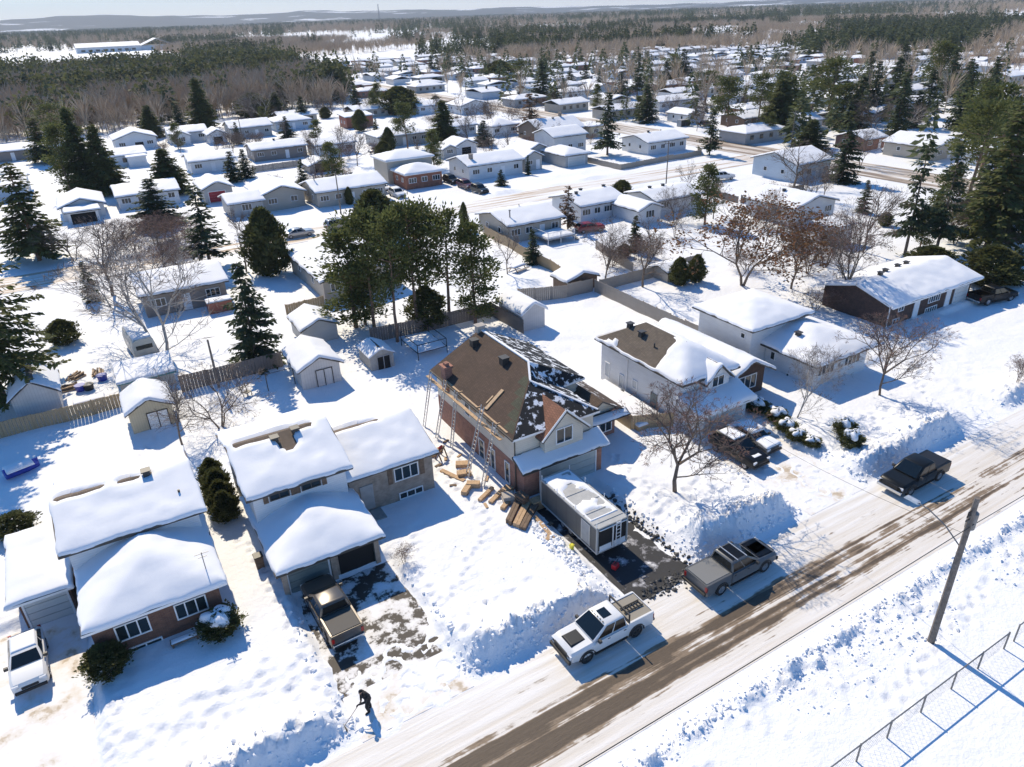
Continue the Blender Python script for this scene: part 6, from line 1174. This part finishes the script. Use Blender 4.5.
snowy_bush('round bush with thick snow cap at the brown brick front corner',.4,35.6,.95,1.5);snowy_bush('upper of two round snow capped bushes in the white lawn',48.5,29.9,.72,1.45);snowy_bush('lower of two round snow capped bushes in the white lawn',46.8,28.1,.74,1.45)
tree('C1','dark round bush at the left front corner of the brown brick house',-5.5,36.0,1.8,1.9,name='evergreen_bush',cat='shrub')
for i,(u,v,l) in enumerate(((45.6,36.6,'largest snow covered bush beside the white house step'),(45.9,34.6,'snow covered shrub next along from the white house step'),(45.2,33.0,'low snowy shrub in the middle of the garden strip'),(44.8,31.6,'small snowy shrub toward the street end of the garden strip'),(45.0,30.3,'last dark twiggy shrub of the garden strip'))):snowy_bush(l,u,v,.85-.06*i,1.15-.1*i)
tree('B4','dry tan shrub at the cream split level step',11.8,35.2,1.3,1.6,name='bare_shrub',cat='shrub')
# ------------------------------------------------------------------ distant town
def infront(u,v,m=0):
    a=math.degrees(math.atan2(u,v));return -8-m<a<68+m
gk=np.random.default_rng(12)
FAR=[]
for i,(wl,rf,ex) in enumerate((('siding_white','gable_u',1),('siding_grey','hip',0),('siding_beige','gable_u',0),('brick_red','hip',1),('siding_blue','gable_v',0),('siding_cream','gable_u',1))):
    w,d=12+gk.random()*3,9;mb=MB();h=2.9;zf,polys,loop=roof_geo(rf,-w/2-.5,w/2+.5,-d/2-.5,d/2+.5,h,1.2);mb.box(-w/2,w/2,-d/2,d/2,-.5,h-.05,0)
    if ex:mb.box(w/2-4.5,w/2-.3,-d/2-3,-d/2-.01,-.5,h-.3,0)
    for c in (-.35,-.12,.12,.35):mb.box(c*w-.6,c*w+.6,-d/2-.04,-d/2+.02,1.2,2.3,2)
    roof_slab(mb,polys,loop,.14,3,3)
    V,F=snow_cap(zf,-w/2-.5,w/2+.5,-d/2-.5,d/2+.5,.4,300+i,1.4)
    b=len(mb.v);mb.v+=[tuple(p) for p in V];mb.f+=[tuple(int(x)+b for x in f) for f in F];mb.m+=[1]*len(F)
    if ex:
        V,F=snow_cap(lambda u,v:h-.2+0*u,w/2-4.8,w/2,-d/2-3.3,-d/2+.4,.4,310+i,1.2);b=len(mb.v);mb.v+=[tuple(p) for p in V];mb.f+=[tuple(int(x)+b for x in f) for f in F];mb.m+=[1]*len(F)
    mb.box(-w*.2-.3,-w*.2+.3,-.3,.3,h+.8,h+2.1,3)
    o=mb.build('distant_bungalow',[wl,'snow_roof','glass','trim_dark']);me=o.data;bpy.data.objects.remove(o);FAR.append(me)
occ=[(o.location.x,o.location.y) for o in COL.objects if o.get('category') in ('house','garage')]
hp=[];nf=0
rows=[137,168,197,222,250,282,312,345,378,412,448,486,526,570,618,670,726,790]
FL=['far white walled bungalow under snow among the bare trees','far grey hip roofed bungalow under snow among the bare trees','far beige bungalow under snow among the bare trees','far red brick house with front wing among the bare trees','far pale blue gable house among the bare trees','far cream bungalow with front wing among the bare trees']
cand=[]
for v in rows:
    u=156.0
    while u<900:
        if gk.random()<.82 and infront(u,v,-1) and math.hypot(u,v)<900 and not(130<u<154):
            uu=u+gk.normal(0,1.5);vv=v+gk.normal(0,1.5)
            if all(abs(uu-a)>15 or abs(vv-b)>14 for a,b in occ):cand.append((uu,vv))
        u+=17+(6 if gk.random()<.1 else 0)
for uu,vv in ((95,262),(70,264),(150,330),(122,330),(128,365),(118,395),(-20,206),(-14,190),(10,215)):
    if all(abs(uu-a)>13 or abs(vv-b)>11 for a,b in occ):cand.append((uu,vv))
cand=[c_ for c_ in cand if not(250<c_[0]<300 and c_[1]<120)]
cand.sort(key=lambda c_:math.hypot(*c_));cand=cand[:210]
for uu,vv in cand:
    k=int(gk.integers(0,6));o=bpy.data.objects.new('distant_bungalow',FAR[k]);link(o);o.location=(uu,vv,.2);o.rotation_euler=(0,0,(0 if gk.random()<.85 else R90)+gk.normal(0,.04));tag(o,FL[k],'house',('distant white bungalows','distant grey bungalows','distant beige bungalows','distant brick houses','distant blue houses','distant cream bungalows')[k]);hp.append((uu,vv))
allh=np.array(hp+occ)
# low poly tree meshes for the distance
def far_mesh(kind,seed):
    g=np.random.default_rng(seed)
    if kind=='c':   # conifer
        n=90;f=g.random(n)**.8;a=g.random(n)*6.283;R=2.6*(1-f)**.85*(.55+.55*g.random(n))+.1;c=np.stack([np.cos(a)*R*.5,np.sin(a)*R*.5,1+9.5*f],1);d=np.stack([np.cos(a),np.sin(a),np.full(n,-.25)],1)+g.normal(0,.2,(n,3));return blades(c,d,np.array([0,0,1.])+g.normal(0,.5,(n,3)),R*.9+.5,.35+.35*g.random(n)*(1-f*.5))
    if kind=='p':
        n=110;c=g.normal(0,1,(n,3))*np.array([1.5,1.5,2.0])+np.array([0,0,7.5]);V,F=blades(c,g.normal(0,1,(n,3))+np.array([0,0,.2]),g.normal(0,1,(n,3)),.9+.6*g.random(n),.3+.25*g.random(n));tv,tf=tubes_np([(0,0,-.3,0,0,8,.16,.08)],4);return np.concatenate([V,tv]),np.concatenate([F,tf+len(V)])
    n=58;a=g.random(n)*6.283;f=g.random(n);c=np.stack([np.cos(a)*.5*f,np.sin(a)*.5*f,2.0+4.0*f],1);d=np.stack([np.cos(a)*.55,np.sin(a)*.55,.55+.9*g.random(n)],1)+g.normal(0,.18,(n,3));V,F=blades(c,d,g.normal(0,1,(n,3)),2.6+2.4*g.random(n),.05+.06*g.random(n))
    tv,tf=tubes_np([(0,0,-.3,.1,.1,6,.13,.06)],3);tf=np.concatenate([tf]);return np.concatenate([V,tv]),np.concatenate([F,tf+len(V)])
LOW={k:[far_mesh(k,70+i) for i in range(3)] for k in 'cpb'}
LOWM={}
# individuals in the far streets
Lc='far conifer standing between the distant snow roofs';Lb='far leafless tree standing between the distant snow roofs'
CM=[np_mesh('far_conifer',*LOW['c'][i],'leaf_far') for i in range(3)];BM=[np_mesh('far_bare',*LOW['b'][i],'wood_bare') for i in range(3)]
pts=[]
g=np.random.default_rng(33);tries=0
while len(pts)<330 and tries<9000:
    tries+=1;r_=170+330*g.random()**.8;az=math.radians(8+58*g.random());u=r_*math.sin(az);v=r_*math.cos(az)
    if u<152 and v<260:continue
    if 132<u<152:continue
    if np.min(np.hypot(allh[:,0]-u,allh[:,1]-v))<8.5:continue
    if u<130 and v>255:continue
    pts.append((u,v))
for i,(u,v) in enumerate(pts):
    con=fbm(np.array(u*.012),np.array(v*.012),77,2)+g.normal(0,.25)>.03
    o=bpy.data.objects.new('conifer_tree' if con else 'bare_tree',(CM if con else BM)[i%3]);link(o);o.location=(u,v,.2);s=.75+.65*g.random();o.scale=(s*(.8+.4*g.random()),)*2+(s*(1.0 if con else 1.1),);o.rotation_euler=(0,0,g.random()*6.28)
    tag(o,Lc if con else Lb,'tree','far conifers among the houses' if con else 'far bare trees among the houses')
def forest(name,label,P,kind,mat,smin,smax,seed,cat='forest'):
    """one mesh of many trees standing at P (n,2)"""
    g=np.random.default_rng(seed);VV=[];FF=[];off=0
    for i in range(3):
        p=P[i::3];n=len(p)
        if not n:continue
        V,F=LOW[kind][i];a=g.random(n)*6.283;s=smin+(smax-smin)*g.random(n);c_,s_=np.cos(a),np.sin(a);wx=s*(.8+.5*g.random(n))
        X=(V[None,:,0]*c_[:,None]-V[None,:,1]*s_[:,None])*wx[:,None]+p[:,0:1];Y=(V[None,:,0]*s_[:,None]+V[None,:,1]*c_[:,None])*wx[:,None]+p[:,1:2];Z_=V[None,:,2]*s[:,None]+np.zeros_like(X)
        VV.append(np.stack([X,Y,Z_],-1).reshape(-1,3));FF.append((F[None]+(np.arange(n)*len(V))[:,None,None]).reshape(-1,4)+off);off+=n*len(V)
    o=np_obj(name,np.concatenate(VV),np.concatenate(FF),mat);return tag(o,label,cat,None,'stuff')
g=np.random.default_rng(90)
def inpoly(p,poly):
    x,y=p[:,0],p[:,1];r_=np.zeros(len(p),bool);n=len(poly)
    for i in range(n):
        x0,y0=poly[i];x1,y1=poly[(i+1)%n];c_=((y0>y)!=(y1>y));r_^=c_&(x<(x1-x0)*(y-y0)/((y1-y0) if y1!=y0 else 1e-9)+x0)
    return r_
PL=[(-60,285),(14,283),(40,288),(70,298),(100,300),(122,350),(141,480),(150,620),(60,640),(-40,640),(-130,620),(-120,300)]
P=np.stack([-130+300*g.random(16000),280+380*g.random(16000)],1);P=P[inpoly(P,PL)]
dn=fbm(P[:,0]*.02,P[:,1]*.02,91,3)
dq=fbm(P[:,0]*.05,P[:,1]*.05,93,3);isc=((P[:,1]+120*dn>500-P[:,0]*.3)&(g.random(len(P))<.22+.6*dq))|(dn>.42)|(g.random(len(P))<.05)
bare_=P[~isc];con_=P[isc]
forest('bare_woodland','grey brown leafless wood left of the cross street',bare_[:6200],'b','wood_bare',.6,1.5,1)
k=g.random(len(con_))<.5;forest('evergreen_woodland','dark green pine wood behind the leafless wood',con_[k][:1000],'c','leaf_far',.6,1.65,2);forest('pine_woodland','lighter pines mixed in the wood on the left',con_[~k][:800],'p','leaf_farpine',.8,1.5,3)
# far country woods
def sector(n,r0,r1,p=.5):
    r_=np.sqrt(r0**2+(r1**2-r0**2)*g.random(n)**p);a=np.radians(-10+80*g.random(n));return np.stack([r_*np.sin(a),r_*np.cos(a)],1)
P=sector(26000,480,1500,1.0);P=P[~inpoly(P,PL)]
n1=fbm(P[:,0]*.006,P[:,1]*.006,95,3);n2=fbm(P[:,0]*.011,P[:,1]*.011,97,3)
az=np.degrees(np.arctan2(P[:,0],P[:,1]));rr=np.hypot(P[:,0],P[:,1])
fieldm=(az<8+3*n2)&(rr>600)&(rr<1400)
hd=np.array([np.min(np.hypot(allh[:,0]-a,allh[:,1]-b)) if math.hypot(a,b)<950 else 99 for a,b in P])
keep=(n1>.03)&~fieldm&(hd>9)&~((P[:,0]>132)&(P[:,0]<152)&(P[:,1]<720));P=P[keep];n2=n2[keep]
forest('far_bare_woods','far brown leafless woods beyond the town',P[n2<.12][:9000],'b','wood_bare',.9,1.5,4);forest('far_evergreen_woods','far dark evergreen woods beyond the town',P[n2>=.12][:5200],'c','leaf_far',.9,1.7,5)
P=sector(60000,1450,5200,.8);n1=fbm(P[:,0]*.0022,P[:,1]*.0030,101,4);n2=fbm(P[:,0]*.003,P[:,1]*.004,103,3);keep=n1>-.04;P=P[keep];n2=n2[keep]
forest('country_bare_woods','very far brown woods below the hills',P[n2<.0][:13000],'b','wood_bare',1.3,2.6,6);forest('country_evergreen_woods','very far blue green evergreen woods below the hills',P[n2>=.0][:15000],'c','leaf_far',1.2,2.4,7)
# long white industrial building in the far field
t=thing('long_building','long white low building in the far snowy field on the left','building',(80,1240,0));q=MB();q.box(-35,45,-15,25,-.5,7);q.box(45.1,90,-10,30,-.5,6);q.build('wall','siding_white',t);q=MB();zf,polys,loop=roof_geo('gable_u',-36,45,-16,26,7,5);roof_slab(q,polys,loop,.4);zf,polys,loop=roof_geo('gable_v',45.5,91,-11,31,6.05,9);roof_slab(q,polys,loop,.4);q.build('roof',['snow_roof','plain_grey'],t);q=MB();[q.box(-30+9*k,-25+9*k,-15.1,-14.9,1.5,4) for k in range(8)];q.build('window','glass',t)
t=thing('communication_tower','thin lattice radio tower on the horizon','tower',(1700,4300,0));q=MB();[q.bar((x,y,0),(x*.3,y*.3,95),.9) for x in (-3,3) for y in (-3,3)];q.build('mast','galv',t);q=MB();[q.bar((-3+.024*z,-3+.024*z,z),(3-.024*z,3-.024*z,z+6),.5) for z in range(0,88,8)];q.build('lattice','galv',t)
# hills
m,N,L,P_=nmat('hill_wood');v=vec(N,L);nn=noise(N,L,vec(N,L,(1,1,1)),.0016,6,.6);n3=noise(N,L,v,.02,4,.7)
wood=mixc(N,L,n3,(.035,.045,.045),(.11,.105,.1));L.new(mixc(N,L,ramp(N,L,nn,[(.56,(0,0,0)),(.6,(1,1,1))]),wood,(.8,.81,.84)),P_.inputs['Base Color']);P_.inputs['Roughness'].default_value=.9
az_=np.radians(np.linspace(-14,76,240));rs=np.array([5000,5400,5900,6400,6900,7400,8000,8800,9600]);A_,R_=np.meshgrid(az_,rs,indexing='ij');ad=np.degrees(A_)
prof=55+62*np.exp(-((ad-2)/11)**2)+42*np.exp(-((ad-22)/9)**2)+18*fbm(ad*.16,ad*0,111,4)+40*np.exp(-((ad-66)/14)**2)
hh=prof*sst(5100,7600,R_)*(.9+.25*fbm(ad*.3,R_*.0009,113,3))-2*(R_<5100);X=R_*np.sin(A_);Y=R_*np.cos(A_)
tag(np_obj('hills',np.stack([X,Y,hh],-1).reshape(-1,3),grid_faces(len(az_),len(rs))[:,::-1],'hill_wood',smooth=True),kind='structure')
# clear winter air with a little haze
hm=bpy.data.materials.new('haze_air');hm.use_nodes=True;nt=hm.node_tree;nt.nodes.clear();ou=nt.nodes.new('ShaderNodeOutputMaterial');pv=nt.nodes.new('ShaderNodeVolumePrincipled');pv.inputs['Color'].default_value=(.72,.82,.95,1);pv.inputs['Density'].default_value=.0001;pv.inputs['Anisotropy'].default_value=.0
nt.links.new(pv.outputs[0],ou.inputs['Volume']);M['haze_air']=hm
q=MB();q.box(-9500,9900,-1200,9900,-1.5,260);h_=q.build('haze','haze_air');tag(h_,kind='stuff')
